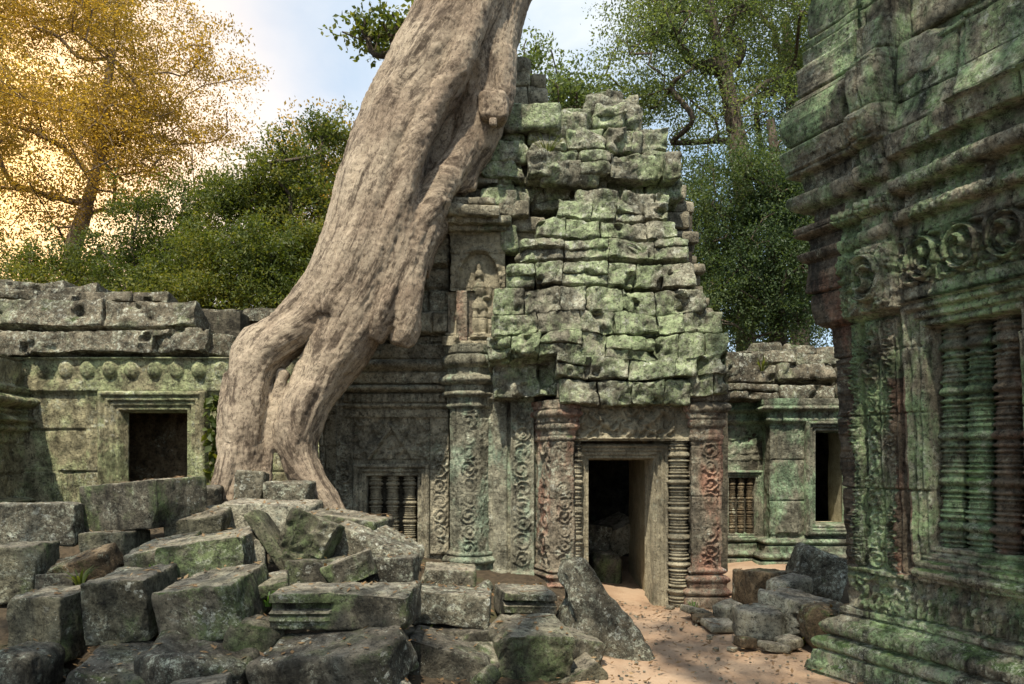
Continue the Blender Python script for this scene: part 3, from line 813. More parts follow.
        d = d + bead(Z, zz(402), zz(394), 0.08) + band(Z, zz(394), zz(384), 0.05) + bead(Z, zz(384), zz(376), 0.10) + band(Z, zz(376), 9, 0.08)
        return d
    field('scroll_pilaster', [(xa, Yp), (xb, Yp)], 0.2, PZ(340, Yp), dpil, M['mint'], GATE, res=0.0125, noise=0.010)

    # --- porch pilasters (each with its base and capital)
    def porch_pilaster(path, bounds, z0, zcap, ztop, sd_, base_h):
        """bounds: (s_start, s_end) of each carved face along the path"""
        def d(S, Z):
            v = np.zeros_like(S)
            for i, (s0, s1) in enumerate(bounds):
                c = (s0 + s1) / 2; w = s1 - s0
                m = (S > s0) & (S < s1) & (Z < zcap) & (Z > z0 + base_h)
                v = np.where(m, scrolls(S - c, Z, w * 0.78, 0.055, sd_ + i) + 0.012 * (np.abs(S - c) > w * 0.40), v)
            t = (Z - z0) / base_h
            v = v + band(t, -1, 0.30, 0.10) + bead(t, 0.30, 0.52, 0.11) + band(t, 0.52, 0.62, 0.05) + bead(t, 0.62, 0.82, 0.08) + bead(t, 0.85, 1.0, 0.05)
            t = (Z - zcap) / (ztop - zcap)
            v = v + bead(t, 0.0, 0.14, 0.03) + band(t, 0.14, 0.26, 0.02) + bead(t, 0.26, 0.46, 0.06) + band(t, 0.46, 0.56, 0.05) + bead(t, 0.56, 0.80, 0.10) + band(t, 0.80, 2, 0.08) + 0.05 * fbm(np.stack([S, Z, S * 0 + sd_], -1).reshape(-1, 3) * 4, 3).reshape(S.shape) * (t > 0)
            return v + masonry(S, Z, 0.7, 3, sd_, 0.014, 0.006, 0.014)
        return field('pilaster', path, z0, ztop, d, M['rust'], GATE, res=0.0115, noise=0.018)
    pth = [(PX(536, 9.6), 9.6), (PX(553, 9.14), 9.14), (PX(574, 9.14), 9.14), (PX(574, 9.14), 9.6)]
    l0 = math.dist(pth[0], pth[1]); l1 = math.dist(pth[1], pth[2])
    porch_pilaster(pth, [(0.06, l0 - 0.02), (l0 + 0.02, l0 + l1 - 0.01)], 0.16, PZ(441, 9.14), PZ(400, 9.14), 31, 0.34)
    pth = [(PX(692, 9.14), 9.6), (PX(692, 9.14), 9.14), (PX(722, 9.14), 9.14), (PX(722, 9.14), 10.4)]
    porch_pilaster(pth, [(0.46 + 0.09, 0.46 + PX(722, 9.14) - PX(692, 9.14) - 0.015)], 0.0, PZ(441, 9.14), PZ(392, 9.14), 41, 0.52)
    # --- ringed colonnettes beside the door
    for px, r, zb in ((575.5, 0.098, 0.0), (679, 0.148, 0.02)):
        V, Fc = lathe(baluster_profile(zb, PZ(441, 9.28), r, seed=px == 679, groups=6, step=0.008), n=24, cx=PX(px, 9.28), cy=9.30)
        fine = 0.006 * np.sin(V[:, 2] * 95)
        ang = np.stack([V[:, 0] - PX(px, 9.28), V[:, 1] - 9.30], 1); L_ = np.linalg.norm(ang, axis=1)[:, None]
        V[:, :2] += ang / L_ * (fine + 0.012 * fbm(V * 7, 3))[:, None]
        mk('colonnette', V, Fc, M['tan'] if px > 600 else M['tower_brown'], GATE)
    # --- door frame, lintel
    rect_frame('door_frame', PX(589, 9.4), PX(653, 9.4), -0.3, PZ(459, 9.4), 9.4, step_frame(0.20, 4, 0.10), M['tan'], GATE, deep=0.5, sill=False)
    Yl = 9.22
    xa, xb = PX(557, Yl), PX(694, Yl); zl0, zl1 = PZ(441, Yl), PZ(384, Yl)
    def dlin(S, Z):
        X = S + xa; u = (X - PX(625, Yl)); v = (Z - zl0) / (zl1 - zl0)
        m = (np.abs(u) < 0.62) & (v > 0.03) & (v < 0.70)
        swag = np.exp(-((v - 0.42 + 0.25 * np.cos(u * 4.2)) / 0.09) ** 2)
        med = np.exp(-((u / 0.16) ** 2 + ((v - 0.42) / 0.28) ** 2) * 2)
        d = np.where(m, foliate(X, Z, 9.0, 0.085, 5) + 0.045 * swag + 0.05 * med, 0)
        d = d + 0.03 * (v < 0.05) + 0.05 * (v > 0.75) + 0.10 * fbm(np.stack([X, Z, X * 0], -1).reshape(-1, 3) * 1.6, 2).reshape(X.shape) * (np.abs(u) > 0.60)
        return d
    field('lintel', [(xa, Yl), (xb, Yl)], zl0, zl1, dlin, M['tan'], GATE, res=0.012, noise=0.012, thick=0.5)
    # --- passage behind the door and the dark chamber
    a = Acc()
    xw = PX(653, 9.4) + 0.03
    box(a, xw, xw + 0.5, 9.5, 11.6, -0.2, 2.6, res=0.15)
    a.build('passage_wall', M['jamb'], GATE)
    a = Acc()
    box(a, 0.15, 0.55, 9.75, 13.8, -0.2, 2.7); box(a, 3.0, 3.4, 11.4, 13.8, -0.2, 2.7); box(a, 0.2, 3.3, 13.5, 13.9, -0.2, 2.7)
    box(a, -0.2, 2.62, 9.60, 13.9, 2.45, 2.95); box(a, 2.2, 3.4, 11.3, 11.6, -0.2, 2.7); box(a, 2.3, 2.62, 9.5, 11.6, -0.2, 2.7)
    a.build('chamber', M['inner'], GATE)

    # --- the broken superstructure, course by course: (py bottom, py top, px left, px right, front depth)
    rows = [(402, 378, 560, 688, 8.92), (396, 360, 492, 560, 9.22), (396, 372, 686, 728, 8.98), (379, 358, 556, 728, 8.90), (361, 337, 486, 728, 8.94), (338, 316, 490, 722, 9.00), (318, 292, 494, 703, 9.06), (292, 268, 506, 694, 9.13),
            (268, 246, 520, 688, 9.22), (247, 226, 536, 676, 9.34), (227, 206, 556, 668, 9.46), (207, 190, 574, 668, 9.58), (207, 188, 505, 590, 9.86), (197, 176, 486, 684, 9.86),
            (178, 152, 478, 679, 9.62), (153, 129, 488, 668, 9.82), (131, 106, 500, 642, 9.92), (108, 92, 592, 640, 10.1)]
    core = Acc(); a = Acc()
    for k, (pb, pt, x0, x1, yf) in enumerate(rows):
        X0, X1, Z0, Z1 = PX(x0, yf), PX(x1, yf), PZ(pb, yf), PZ(pt, yf)
        prot = k in (14,)
        nxt = rows[k + 1][4] if 2 < k < 11 else yf
        ln_ = -math.degrees(math.atan2(max(0, nxt - yf), Z1 - Z0)) * 0.9
        course(a, X0, X1, Z0, Z1, yf, 0.62, 500 + k, 0.27, 0.62 if not prot else 0.8, res=0.027, gap=0.012, fill=1.0 if k < 12 else 0.99, jit=0.022 if k < 12 else 0.10, tilt=1.3 if k < 12 else 5, cuts=2, rough=0.035, rnd=0.02 if k < 12 else 0.04, lean=ln_, split=0.3)
        box(core, X0 + 0.16, X1 - 0.16, yf + 0.30, 12.2, Z0 - 0.02, Z1 + 0.0, seed=k)
        if k >= 3: side_course(a, X1, yf + 0.55, 12.0, Z0, Z1, 700 + k)
        if k >= 12 and k != 16: side_course(a, X0, yf + 0.55, 12.0, Z0, Z1, 740 + k, face=-1)
    weather(a, 0.13, 0.065, 0.11, 0.12)
    a.build('upper_masonry', M['tower'], GATE, sharp=50)
    box(core, -1.5, 2.6, 10.35, 12.3, 2.9, 5.4, seed=77); box(core, -2.6, 2.6, 10.35, 12.3, 2.0, 3.4, seed=78); box(core, PX(500, 9.9), PX(545, 9.9), 9.95, 10.6, 2.8, 5.2)
    core.build('masonry_core', M['inner'], GATE)
    # set-back moulded courses on the right flank
    a = Acc()
    fl = [(402, 388, 700, 712), (344, 330, 690, 712), (318, 306, 672, 716), (306, 296, 672, 709), (296, 284, 670, 704), (284, 272, 670, 700), (272, 262, 668, 706), (262, 252, 665, 698), (252, 240, 662, 694), (240, 228, 660, 700), (228, 212, 660, 690), (212, 200, 660, 694), (200, 186, 655, 688)]
    for k, (pb, pt, x0, x1) in enumerate(fl):
        yf = 10.25 + 0.08 * (k % 3)
        course(a, PX(x0 - 25, yf), PX(x1, yf), PZ(pb, yf), PZ(pt, yf), yf, 1.3, 800 + k, 0.5, 0.9, res=0.05, jit=0.05, tilt=2, split=0)
    weather(a, 0.06, 0.03, 0.03, 0.06)
    a.build('flank_cornices', M['tower_brown'], GATE, sharp=50)
    a = Acc()
    # ragged stones between trunk and figure panel, and the stump of wall beside the trunk
    lf = [(262, 236, 414, 452, 9.72), (237, 208, 418, 450, 9.66), (209, 184, 428, 482, 9.78), (186, 160, 452, 498, 9.72), (205, 188, 478, 520, 9.74), (168, 150, 470, 505, 9.86), (152, 128, 478, 512, 9.95), (130, 104, 484, 520, 10.05)]
    for k, (pb, pt, x0, x1, yf) in enumerate(lf):
        course(a, PX(x0, yf), PX(x1, yf), PZ(pb, yf), PZ(pt, yf), yf, 0.8, 840 + k, 0.3, 0.6, res=0.045, jit=0.06, tilt=5, cuts=2, split=0.1)
    weather(a, 0.06, 0.03, 0.03, 0.06)
    a.build('ragged_masonry', M['tower_brown'], GATE, sharp=50)
    a = Acc()
    for k, (pb, pt, x0, x1) in enumerate([(104, 84, 506, 548), (86, 72, 510, 546), (74, 56, 506, 530)]):
        course(a, PX(x0, 10.5), PX(x1, 10.5), PZ(pb, 10.5), PZ(pt, 10.5), 10.5, 0.8, 870 + k, 0.28, 0.5, res=0.05, jit=0.05, tilt=4, cuts=1, split=0.0)
    weather(a, 0.06, 0.03, 0.03, 0.06)
    a.build('broken_masonry', M['tower_brown'], GATE, sharp=50)
    # big tilted cap stones on the ragged top, and the curved pediment fragment
    a = Acc()
    for k, (x0, x1, p0, p1, yf, d, rot) in enumerate([(500, 560, 126, 98, 9.72, 0.75, (6, -3, 4)), (552, 596, 132, 104, 9.78, 0.6, (14, 14, -8)), (584, 640, 116, 94, 9.9, 0.6, (4, 12, 3)), (606, 624, 106, 88, 10.0, 0.4, (0, 3, 0)), (612, 642, 152, 128, 9.78, 0.5, (2, 4, 5)),
                                                      (488, 528, 160, 138, 9.66, 0.5, (0, -5, 6)), (480, 520, 206, 186, 9.52, 0.5, (0, 4, -6)), (540, 600, 182, 156, 9.56, 0.5, (8, 4, 0)), (640, 682, 172, 150, 9.7, 0.6, (0, 5, 0)), (572, 606, 146, 126, 9.74, 0.5, (12, 24, 6)),
                                                      (524, 560, 288, 240, 9.34, 0.3, (16, -38, 4)), (500, 518, 250, 222, 9.55, 0.3, (4, -4, 4))]):
        w = (x1 - x0) * yf / F; h = (p0 - p1) * yf / F
        P, Fc = block(w, d, h, res=0.035, seed=900 + k, rnd=0.06, rough=0.035, cuts=3, cutdepth=0.84)
        a.add(place(P, (PX((x0 + x1) / 2, yf), yf + d / 2, PZ((p0 + p1) / 2, yf)), rot), Fc)
    weather(a, 0.05, 0.03, 0.03, 0.05)
    a.build('cap_stones', M['tower'], GATE, sharp=50)
    a = Acc()
    for r0, r1, dp in ((0.20, 0.27, 0.10), (0.28, 0.34, 0.07)):
        th = np.linspace(math.radians(15), math.radians(170), 50)
        pr = np.linspace(0, 2 * np.pi, 14, endpoint=False)
        T, R_ = np.meshgrid(th, pr, indexing='ij')
        rad = (r0 + r1) / 2 + (r1 - r0) / 2 * np.cos(R_)
        V = np.stack([PX(619, 9.3) + 1.05 * rad * np.cos(T), 9.33 - dp * 0.9 * np.sin(R_), PZ(262, 9.3) + 0.75 * rad * np.sin(T) + 0.02], -1).reshape(-1, 3)
        V += 0.02 * fbm(V * 6, 3)[:, None]
        i = np.arange(50 * 14).reshape(50, 14); j = np.roll(i, -1, 1)
        a.add(V, np.stack([i[:-1], j[:-1], j[1:], i[1:]], -1).reshape(-1, 4))
    a.build('pediment_fragment', M['tower'], GATE)
build_gate()

# ------------------------------------------------------------------ low gallery on the left
GAL = thing('gallery', 'low green stained gallery with square doorway and white spotted roof beside the giant roots', 'temple gallery', (-5.5, 11.2, 1.0))
def build_gallery():
    Yg = 11.0
    xa, xb = PX(-20, Yg), -2.55
    dx0, dx1, dz1 = PX(121, Yg), PX(188, Yg), PZ(411, Yg)
    zc0, zc1 = PZ(381, Yg), PZ(357, Yg)
    def d(S, Z):
        X = S + xa
        v = masonry(S, Z, 0.58, 1.0, 12, 0.045, 0.010, 0.035)
        m = (X > PX(88, Yg)) & (X < PX(101, Yg)) & (Z < PZ(388, Yg))
        v = np.where(m, 0.06 + 0.5 * v, v)
        v = v + band(Z, PZ(392, Yg), zc0, 0.05)
        t = (Z - zc0) / (zc1 - zc0)
        u = ((X - PX(57, Yg)) / 0.338) % 1 - 0.5
        q = 1 - (u / 0.34) ** 2 - ((t - 0.46) / 0.36) ** 2
        bud = (0.05 + 0.06 * h2(np.floor((X - PX(57, Yg)) / 0.338), Z * 0 + 2, 8)) * np.sqrt(np.clip(q, 0, 1)) * (h2(np.floor((X - PX(57, Yg)) / 0.338), Z * 0 + 1, 4) > 0.08)
        v = np.where((t > 0) & (t < 1), 0.06 + bud + 0.05 * (t > 0.86), v)
        return v
    field('wall', [(xa, Yg), (xb, Yg)], 0.3, zc1, d, M['gallery'], GAL, res=0.018, noise=0.014, holes=[(dx0 - xa - 0.12, dx1 - xa + 0.12, 0.0, dz1 + 0.10)], thick=0.5)
    rect_frame('door_frame', dx0, dx1, 0.4, dz1, Yg - 0.03, step_frame(0.30, 4, 0.12), M['gallery'], GAL, deep=0.22, sill=False, res=0.016)
    field('back_wall', [(-7.6, 12.2), (-3.0, 12.2)], 0.2, 3.5, lambda S, Z: masonry(S, Z, 0.42, 0.85, 31, 0.03, 0.012, 0.04), M['inner_brown'], GAL, res=0.03, noise=0.01)
    a = Acc()
    box(a, -7.6, -2.6, 11.35, 13.6, 3.2, 3.5, seed=3); box(a, -7.7, -7.4, 11.2, 13.6, 0, 3.4); box(a, -2.9, -2.6, 11.3, 13.6, 0, 3.4); box(a, -7.3, -3.0, 11.75, 13.4, 3.4, 4.0); box(a, -7.2, -4.6, 12.2, 13.2, 3.9, 4.4)
    a.build('core', M['inner'], GAL)
    a = Acc()
    rr = [(356, 331, -90, 206, 10.82, 8, 1.2, 2.2), (356, 335, 204, 236, 11.0, 0, 0.6, 0.9), (333, 304, -90, 192, 10.98, 20, 0.9, 1.8), (306, 296, 30, 166, 11.35, 8, 0.7, 1.2), (298, 287, -20, 96, 11.6, 3, 0.9, 1.5), (288, 278, -20, 64, 11.75, 0, 0.9, 1.5)]
    for k, (pb, pt, x0, x1, yf, ln_, w0, w1) in enumerate(rr):
        course(a, PX(x0, yf), PX(x1, yf), PZ(pb, yf), PZ(pt, yf), yf, 0.75, 1000 + k, w0, w1, res=0.04, jit=0.02, tilt=1.2, cuts=1, lean=-ln_, split=0, rough=0.035, fill=1.0, rnd=0.025)
    for k in range(5):
        course(a, -7.5 + k * 0.0, -3.0, 3.5 + 0.2 * k, 3.75 + 0.2 * k, 13.6 - 0.25 * k, 0.6, 1030 + k, 0.8, 1.4, res=0.12, jit=0.03, split=0)
    weather(a, 0.14, 0.05, 0.10, 0.10)
    a.build('roof', M['roof'], GAL, sharp=50)
build_gallery()

# ------------------------------------------------------------------ wing wall at the left edge
WING = thing('wing_wall', 'dark moulded stone wing wall at the left edge, running up to the green gallery', 'stone wall', (-6.9, 9.5, 1.0))
def build_wing():
    def d(S, Z):
        v = masonry(S, Z, 0.42, 0.8, 51, 0.05, 0.012, 0.035)
        for (z0, z1, o) in ((0.8, 1.2, 0.12), (1.2, 1.32, 0.2), (2.30, 2.42, 0.12), (2.42, 2.56, 0.22), (2.56, 2.66, 0.16), (2.66, 2.86, 0.30), (2.86, 3.0, 0.2), (3.0, 3.5, 0.12), (3.5, 3.8, 0.02)):
            v = v + (bead(Z, z0, z1, o) if z1 - z0 < 0.25 else band(Z, z0, z1, o * 0.7))
        return v
    field('wall', [(-7.0, 7.4), (-7.50, 10.75), (-7.46, 11.2)], 0.5, 3.40, d, M['gallery'], WING, res=0.025, noise=0.02, thick=0.8)
    a = Acc()
    for k in range(3):
        P, Fc = block(0.6, 0.85, 0.28, res=0.05, seed=1100 + k, rnd=0.05, rough=0.04, cuts=2)
        a.add(place(P, (-7.85, 7.9 + 0.88 * k, 3.50), (0, 0, 8)), Fc)
    a.build('roof', M['roof'], WING)
build_wing()

# ------------------------------------------------------------------ gallery behind, right of the gate
REAR = thing('gallery', 'half ruined green gallery with blind window and tall opening between gate and dark pavilion', 'temple gallery', (4.8, 12.2, 0.1))
def build_rear():
    Y1, Y2 = 12.2, 11.8
    xa, xm, xb = PX(700, Y1), PX(770, Y2), 7.6
    wx0, wx1, wz0, wz1 = PX(728, Y1), PX(754, Y1), PZ(533, Y1), PZ(478, Y1)
    dx0, dx1, dz0, dz1 = PX(814, Y2), PX(853, Y2), PZ(525, Y2), PZ(431, Y2)
    L1 = xm - xa
    def prof(S, Z):
        q = lambda p: PZ(p, Y2)
        v = band(Z, -1, q(560), 0.25) + bead(Z, q(560), q(551), 0.24) + band(Z, q(551), q(545), 0.12) + bead(Z, q(545), q(538), 0.14)
        return v + bead(Z, q(423), q(417), 0.08) + band(Z, q(417), q(412), 0.05) + bead(Z, q(412), q(405), 0.16) + petals(S, Z, q(417), q(407), 0.10, 0.03) + band(Z, q(405), q(399), 0.12)
    def d1(S, Z):
        X = S + xa
        v = masonry(S, Z, 0.5, 0.8, 61, 0.03, 0.008, 0.025) + prof(S, Z)
        m = (Z > PZ(460, Y1)) & (Z < PZ(418, Y1))
        v = np.where(m, v + foliate(X, Z, 7, 0.03, 2), v)
        return v + np.where(X > PX(758, Y1), foliate(X, Z, 9, 0.03, 6) + 0.03, 0) * (Z > 0.7)
    def d2(S, Z):
        X = S + xm
        v = masonry(S, Z, 0.62, 0.75, 64, 0.03, 0.008, 0.025) + prof(S, Z)
        m = (X > PX(803, Y2)) & (X < PX(866, Y2)) & (Z > 0.75)
        return v + 0.03 * ((X > PX(776, Y2)) & (X < PX(798, Y2)) & (Z > 0.7) & (Z < 2.3))
    field('window_bay', [(xa, Y1), (xm, Y1)], -0.1, PZ(399, Y2), d1, M['rear'], REAR, res=0.016, noise=0.018, holes=[(wx0 - xa - 0.07, wx1 - xa + 0.07, wz0 - 0.07, wz1 + 0.07)])
    field('door_bay', [(xm, Y1 + 0.3), (xm, Y2), (xb, Y2)], -0.1, PZ(399, Y2), lambda S, Z: np.where(S < Y1 + 0.3 - Y2, prof(S, Z), d2(S - (Y1 + 0.3 - Y2), Z)), M['rear'], REAR, res=0.016, noise=0.018,
          holes=[(Y1 + 0.3 - Y2 + dx0 - xm - 0.07, Y1 + 0.3 - Y2 + dx1 - xm + 0.07, dz0 - 0.07, dz1 + 0.07)])
    win = rect_frame('window', wx0, wx1, wz0, wz1, Y1 - 0.06, step_frame(0.13, 3, 0.08), M['rear'], REAR, deep=0.2)
    field('window_back', [(wx0 - 0.1, Y1 + 0.13), (wx1 + 0.1, Y1 + 0.13)], wz0 - 0.1, wz1 + 0.1, lambda S, Z: S * 0, M['inner'], win, res=0.05)
    sp = (wx1 - wx0) / 3; cx = (wx0 + wx1) / 2
    balusters(win, [cx - sp, cx, cx + sp], Y1 + 0.02, wz0 - 0.02, wz1 + 0.02, sp * 0.42, M['inner_brown'], n=14, groups=4)
    rect_frame('door_frame', dx0, dx1, dz0, dz1, Y2 - 0.05, step_frame(0.16, 3, 0.09), M['rear'], REAR, deep=0.4)
    a = Acc()
    box(a, dx1 + 0.0, dx1 + 0.5, Y2 + 0.3, 12.75, -0.2, 2.5, res=0.1); box(a, dx0 - 0.6, dx1 + 0.5, Y2 + 0.32, 12.75, dz0 - 0.5, dz0 - 0.01, res=0.1)
    a.build('passage_wall', M['jamb'], REAR)
    a = Acc()
    box(a, 3.0, 7.6, 14.2, 14.5, -0.2, 2.6); box(a, 3.0, 3.3, 12.5, 14.4, -0.2, 2.6); box(a, 7.3, 7.6, 12.2, 14.4, -0.2, 2.6); box(a, 3.0, 7.6, 12.3, 14.5, 2.45, 2.85); box(a, 4.0, dx0 - 0.3, 12.2, 12.6, -0.2, 2.5); box(a, 3.2, 7.5, 12.6, 14.2, 2.8, 3.4)
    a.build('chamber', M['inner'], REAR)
    a = Acc()
    rr = [(402, 386, 724, 900, 11.85, 10), (388, 370, 728, 900, 12.05, 20), (371, 357, 732, 900, 12.35, 18), (358, 347, 752, 900, 12.7, 8), (376, 352, 722, 762, 12.1, 4)]
    for k, (pb, pt, x0, x1, yf, ln_) in enumerate(rr):
        course(a, PX(x0, yf), PX(x1, yf), PZ(pb, yf), PZ(pt, yf), yf, 0.9, 1200 + k, 0.5, 1.2, res=0.05, jit=0.06, tilt=3.0, cuts=1, lean=-ln_, split=0.1, rough=0.03)
    for k in range(4):
        course(a, 3.1, 7.5, 2.7 + 0.22 * k, 2.95 + 0.22 * k, 14.3 - 0.3 * k, 0.6, 1230 + k, 0.8, 1.4, res=0.12, split=0)
    weather(a, 0.10, 0.04, 0.07, 0.10)
    a.build('roof', M['roof'], REAR, sharp=50)
build_rear()
# ------------------------------------------------------------------ tall carved pavilion close by on the right
SIDE = thing('temple_pavilion', 'dark mossy carved pavilion wall with thick green balusters close to the viewer on the right', 'temple', (3.2, 5.5, 0))
def build_side():
    Cn = np.array([3.08, 6.30]); T = np.array([0.375, -0.927]); Nn = np.array([T[1], -T[0]])      # outward is to the left, towards the path
    R = np.array([0.927, 0.375])
    def at(s, o=0.0): return Cn + T * s + Nn * o
    Lr, Lw = 2.4, 3.6
    QS = 0.80
    P0 = Cn + R * Lr
    # profile of the corner pilaster and of the wall: (z, out)
    def corner_prof(S, Z):
        v = ramp(Z, [(0.0, 0.32), (0.10, 0.30), (0.11, 0.27), (0.20, 0.26), (0.21, 0.20), (0.33, 0.19), (0.34, 0.15), (0.44, 0.16), (0.50, 0.13), (0.52, 0.11), (0.60, 0.11), (0.61, 0.06), (3.06, 0.02), (3.08, 0.09), (3.64, 0.11), (3.66, 0.13), (3.74, 0.16), (3.76, 0.12),
                     (3.86, 0.14), (3.88, 0.20), (3.98, 0.22), (4.0, 0.15), (4.10, 0.16), (4.12, 0.25), (4.26, 0.28), (4.28, 0.22), (4.42, 0.24), (4.44, 0.35), (4.66, 0.38), (4.72, 0.31), (4.9, 0.36), (5.06, 0.34), (5.1, 0.27), (5.4, 0.25), (5.44, 0.20), (5.9, 0.22), (6.6, 0.12)])
        return v + bead(Z, 0.21, 0.33, 0.08) + bead(Z, 0.34, 0.50, 0.07) + bead(Z, 3.66, 3.76, 0.04) + bead(Z, 3.88, 4.0, 0.05) + bead(Z, 4.12, 4.28, 0.06)
    def wall_prof(S, Z):
        v = ramp(Z, [(0.0, 0.32), (0.10, 0.30), (0.11, 0.27), (0.20, 0.26), (0.21, 0.20), (0.33, 0.19), (0.34, 0.15), (0.44, 0.16), (0.50, 0.13), (0.52, 0.11), (0.60, 0.11), (0.61, 0.02), (0.95, 0.0), (1.25, 0.0), (2.93, 0.0), (3.14, 0.0), (3.16, 0.07), (3.24, 0.08), (3.26, 0.02),
                     (3.62, 0.02), (3.64, 0.10), (3.74, 0.10), (3.75, 0.18), (3.84, 0.18), (3.85, 0.12), (3.97, 0.13), (3.98, 0.26), (4.08, 0.28), (4.10, 0.20), (4.24, 0.24), (4.26, 0.36), (4.42, 0.38), (4.46, 0.30), (4.75, 0.20), (5.1, 0.16), (5.12, 0.05), (6.6, -0.1)])
        return v + bead(Z, 0.21, 0.33, 0.08) + bead(Z, 0.34, 0.50, 0.07) + bead(Z, 3.75, 3.85, 0.04) + bead(Z, 3.98, 4.10, 0.05)
    ws0, ws1, wz0, wz1 = 0.86, 1.78, 1.22, 2.93          # the window, along the wall
    def relief(s, Z):
        """carving on the wall, s measured from the corner"""
        v = np.zeros_like(s)
        # lotus band under the window and on the plinth
        v += np.where(s > 0.66, petals(s, Z, 0.63, 0.80, 0.115, 0.045) + petals(s + 0.0575, Z, 0.74, 0.90, 0.115, 0.03), 0)
        v += petals(s, Z, 0.36, 0.50, 0.15, 0.02)
        # roundel frieze above the window
        m = (s > 0.70) & (Z > 3.25) & (Z < 3.63)
        u = (s - 0.74) % 0.40 - 0.20; w = Z - 3.44; r = np.hypot(u, w) / 0.17
        th = np.arctan2(w, u)
        rd = np.maximum.reduce([np.exp(-((r - 0.9) / 0.10) ** 2), np.exp(-((r - 0.68) / 0.06) ** 2) * 0.7, np.clip(np.cos(th * 2 - r * 7), 0, 1) * (r < 0.6), np.where(r > 1.05, np.clip(np.cos(th * 8 + r * 9), 0, 1) * 0.8, 0)])
        v += np.where(m, 0.055 * rd + foliate(s, Z, 13, 0.012, 3), 0)
        # capital block with one great roundel
        m = (s > 0.03) & (s < 0.68) & (Z > 3.10) & (Z < 3.62)
        u = s - 0.44; w = Z - 3.36; r = np.hypot(u, w) / 0.19; th = np.arctan2(w, u)
        rd = np.maximum.reduce([np.exp(-((r - 0.92) / 0.10) ** 2), np.exp(-((r - 0.70) / 0.05) ** 2) * 0.7, np.clip(np.cos(th * 2 + r * 8), 0, 1) * (r < 0.6)])
        rd = np.where(r < 1.06, rd, 0)
        v += np.where(m, 0.055 * rd + foliate(s, Z, 9, 0.035, 13) * (r > 1.06), 0)
        # carved strips of the pilaster shaft
        sh = (Z > 0.98) & (Z < 3.05)
        for (a, b, sd_, o) in ((0.005, 0.125, 71, 0.06), (0.20, 0.38, 72, 0.045), (0.44, 0.57, 73, 0.05)):
            m = sh & (s > a) & (s < b)
            v += np.where(m, scrolls(s - (a + b) / 2, Z, (b - a) * 0.92, o, sd_) + 0.01, 0)
        v -= np.where(sh & (s > 0.135) & (s < 0.19), 0.03, 0)
        v += np.where(sh & (s > 0.40) & (s < 0.425), 0.025, 0) + np.where(sh & (s > 0.59) & (s < 0.615), 0.025, 0)
        v -= np.where(sh & (s > 0.63) & (s < 0.655), 0.02, 0)
        v += np.where((s < 0.66) & (Z > 0.61) & (Z < 0.98), foliate(s, Z, 9, 0.035, 17), 0)
        v += np.where((s < 0.70) & (Z > 0.93) & (Z < 0.97), 0.03, 0)
        # carved cornice bands
        v += np.where((Z > 4.44) & (Z < 4.66) & (s < 0.7), scrolls(Z - 4.55, s, 0.2, 0.03, 77), 0)
        v += petals(s, Z, 3.87, 3.98, 0.09, 0.02) + np.where((Z > 3.74) & (Z < 3.86), foliate(s, Z, 14, 0.012, 5), 0)
        return v
    def d(S, Z):
        s = (S - Lr) / QS                # >0 along the visible wall, <0 round the corner
        pil = (s < 0.68)
        v = np.where(pil, corner_prof(S, Z), wall_prof(S, Z))
        # capital steps out less towards the window
        v = v + np.where(pil & (Z > 3.10), np.where(s < 0.33, 0.03, 0.10), 0) + np.where((s > 0.31) & (s < 0.36) & (Z > 3.66), -0.10, 0) - np.where((s > 0.64) & (s < 0.70) & (Z > 0.98), 0.05, 0)
        v = v + np.where(s > 0, 2.1 * relief(s, Z), np.where((Z > 1) & (Z < 3.05), scrolls(S - Lr + 0.16, Z, 0.24, 0.05, 79) * (s > -0.3), 0) + 0.03 * (s > -0.3))
        # stepped window frame
        e = np.maximum(np.maximum(ws0 - s, s - ws1), np.maximum(wz0 - Z, Z - wz1))
        fr = (e > 0) & (e < 0.29) & (s > 0.70) & (Z < 3.13)
        st = np.interp(e, *zip(*step_frame(0.25, 4, 0.15, 0.01)))
        v = np.where(fr, st + 0.01, v)
        v = np.where((e <= 0), -0.16, v)
        v = v + masonry(S, Z, 0.56, 0.9, 81, 0.035, 0.007, 0.03) * np.where(e > 0, 1, 0.2)
        v = v + np.interp(Z, [0.9, 3.5, 4.2, 6.0], [0.0, 0.16, 0.05, 0.10])
        hi = Z > 4.42
        v = v + np.where(hi, masonry(S, Z, 0.47, 1.1, 83, 0.11, 0.012, 0.05), 0)
        return v
    o = field('carved_wall', [P0, Cn, at(Lw)], -0.05, 6.7, d, M['side'], SIDE, res=0.0085, resz=0.0095, noise=0.019, nfreq=6.0, thick=0.5,
              holes=[(Lr + ws0 * QS + 0.014, Lr + ws1 * QS - 0.014, wz0 + 0.014, wz1 - 0.014)])
    # rust stained moulding strips of the pilaster are stone of another colour
    me = o.data; me.materials.append(M['side_rust'])
    co = np.empty(len(me.vertices) * 3, np.float32); me.vertices.foreach_get('co', co); co = co.reshape(-1, 3)
    n = len(me.polygons); vi = np.empty(n * 4, np.int32); me.loops.foreach_get('vertex_index', vi)
    cen = co[vi.reshape(-1, 4)].mean(1)
    s = (cen[:, :2] - Cn) @ T
    red = ((cen[:, 2] > 0.97) & (cen[:, 2] < 4.1) & (s < 0.03)) | ((s > 0.43) & (s < 0.58) & (cen[:, 2] > 0.97) & (cen[:, 2] < 2.55))
    me.polygons.foreach_set('material_index', red.astype(np.int32))
    win = field('window', [at(ws0 * QS - 0.1, -0.155), at(ws1 * QS + 0.1, -0.155)], wz0 - 0.1, wz1 + 0.1, lambda S, Z: masonry(S, Z, 0.5, 0.9, 7, 0.02), M['sidegreen'], SIDE, res=0.02, noise=0.01)
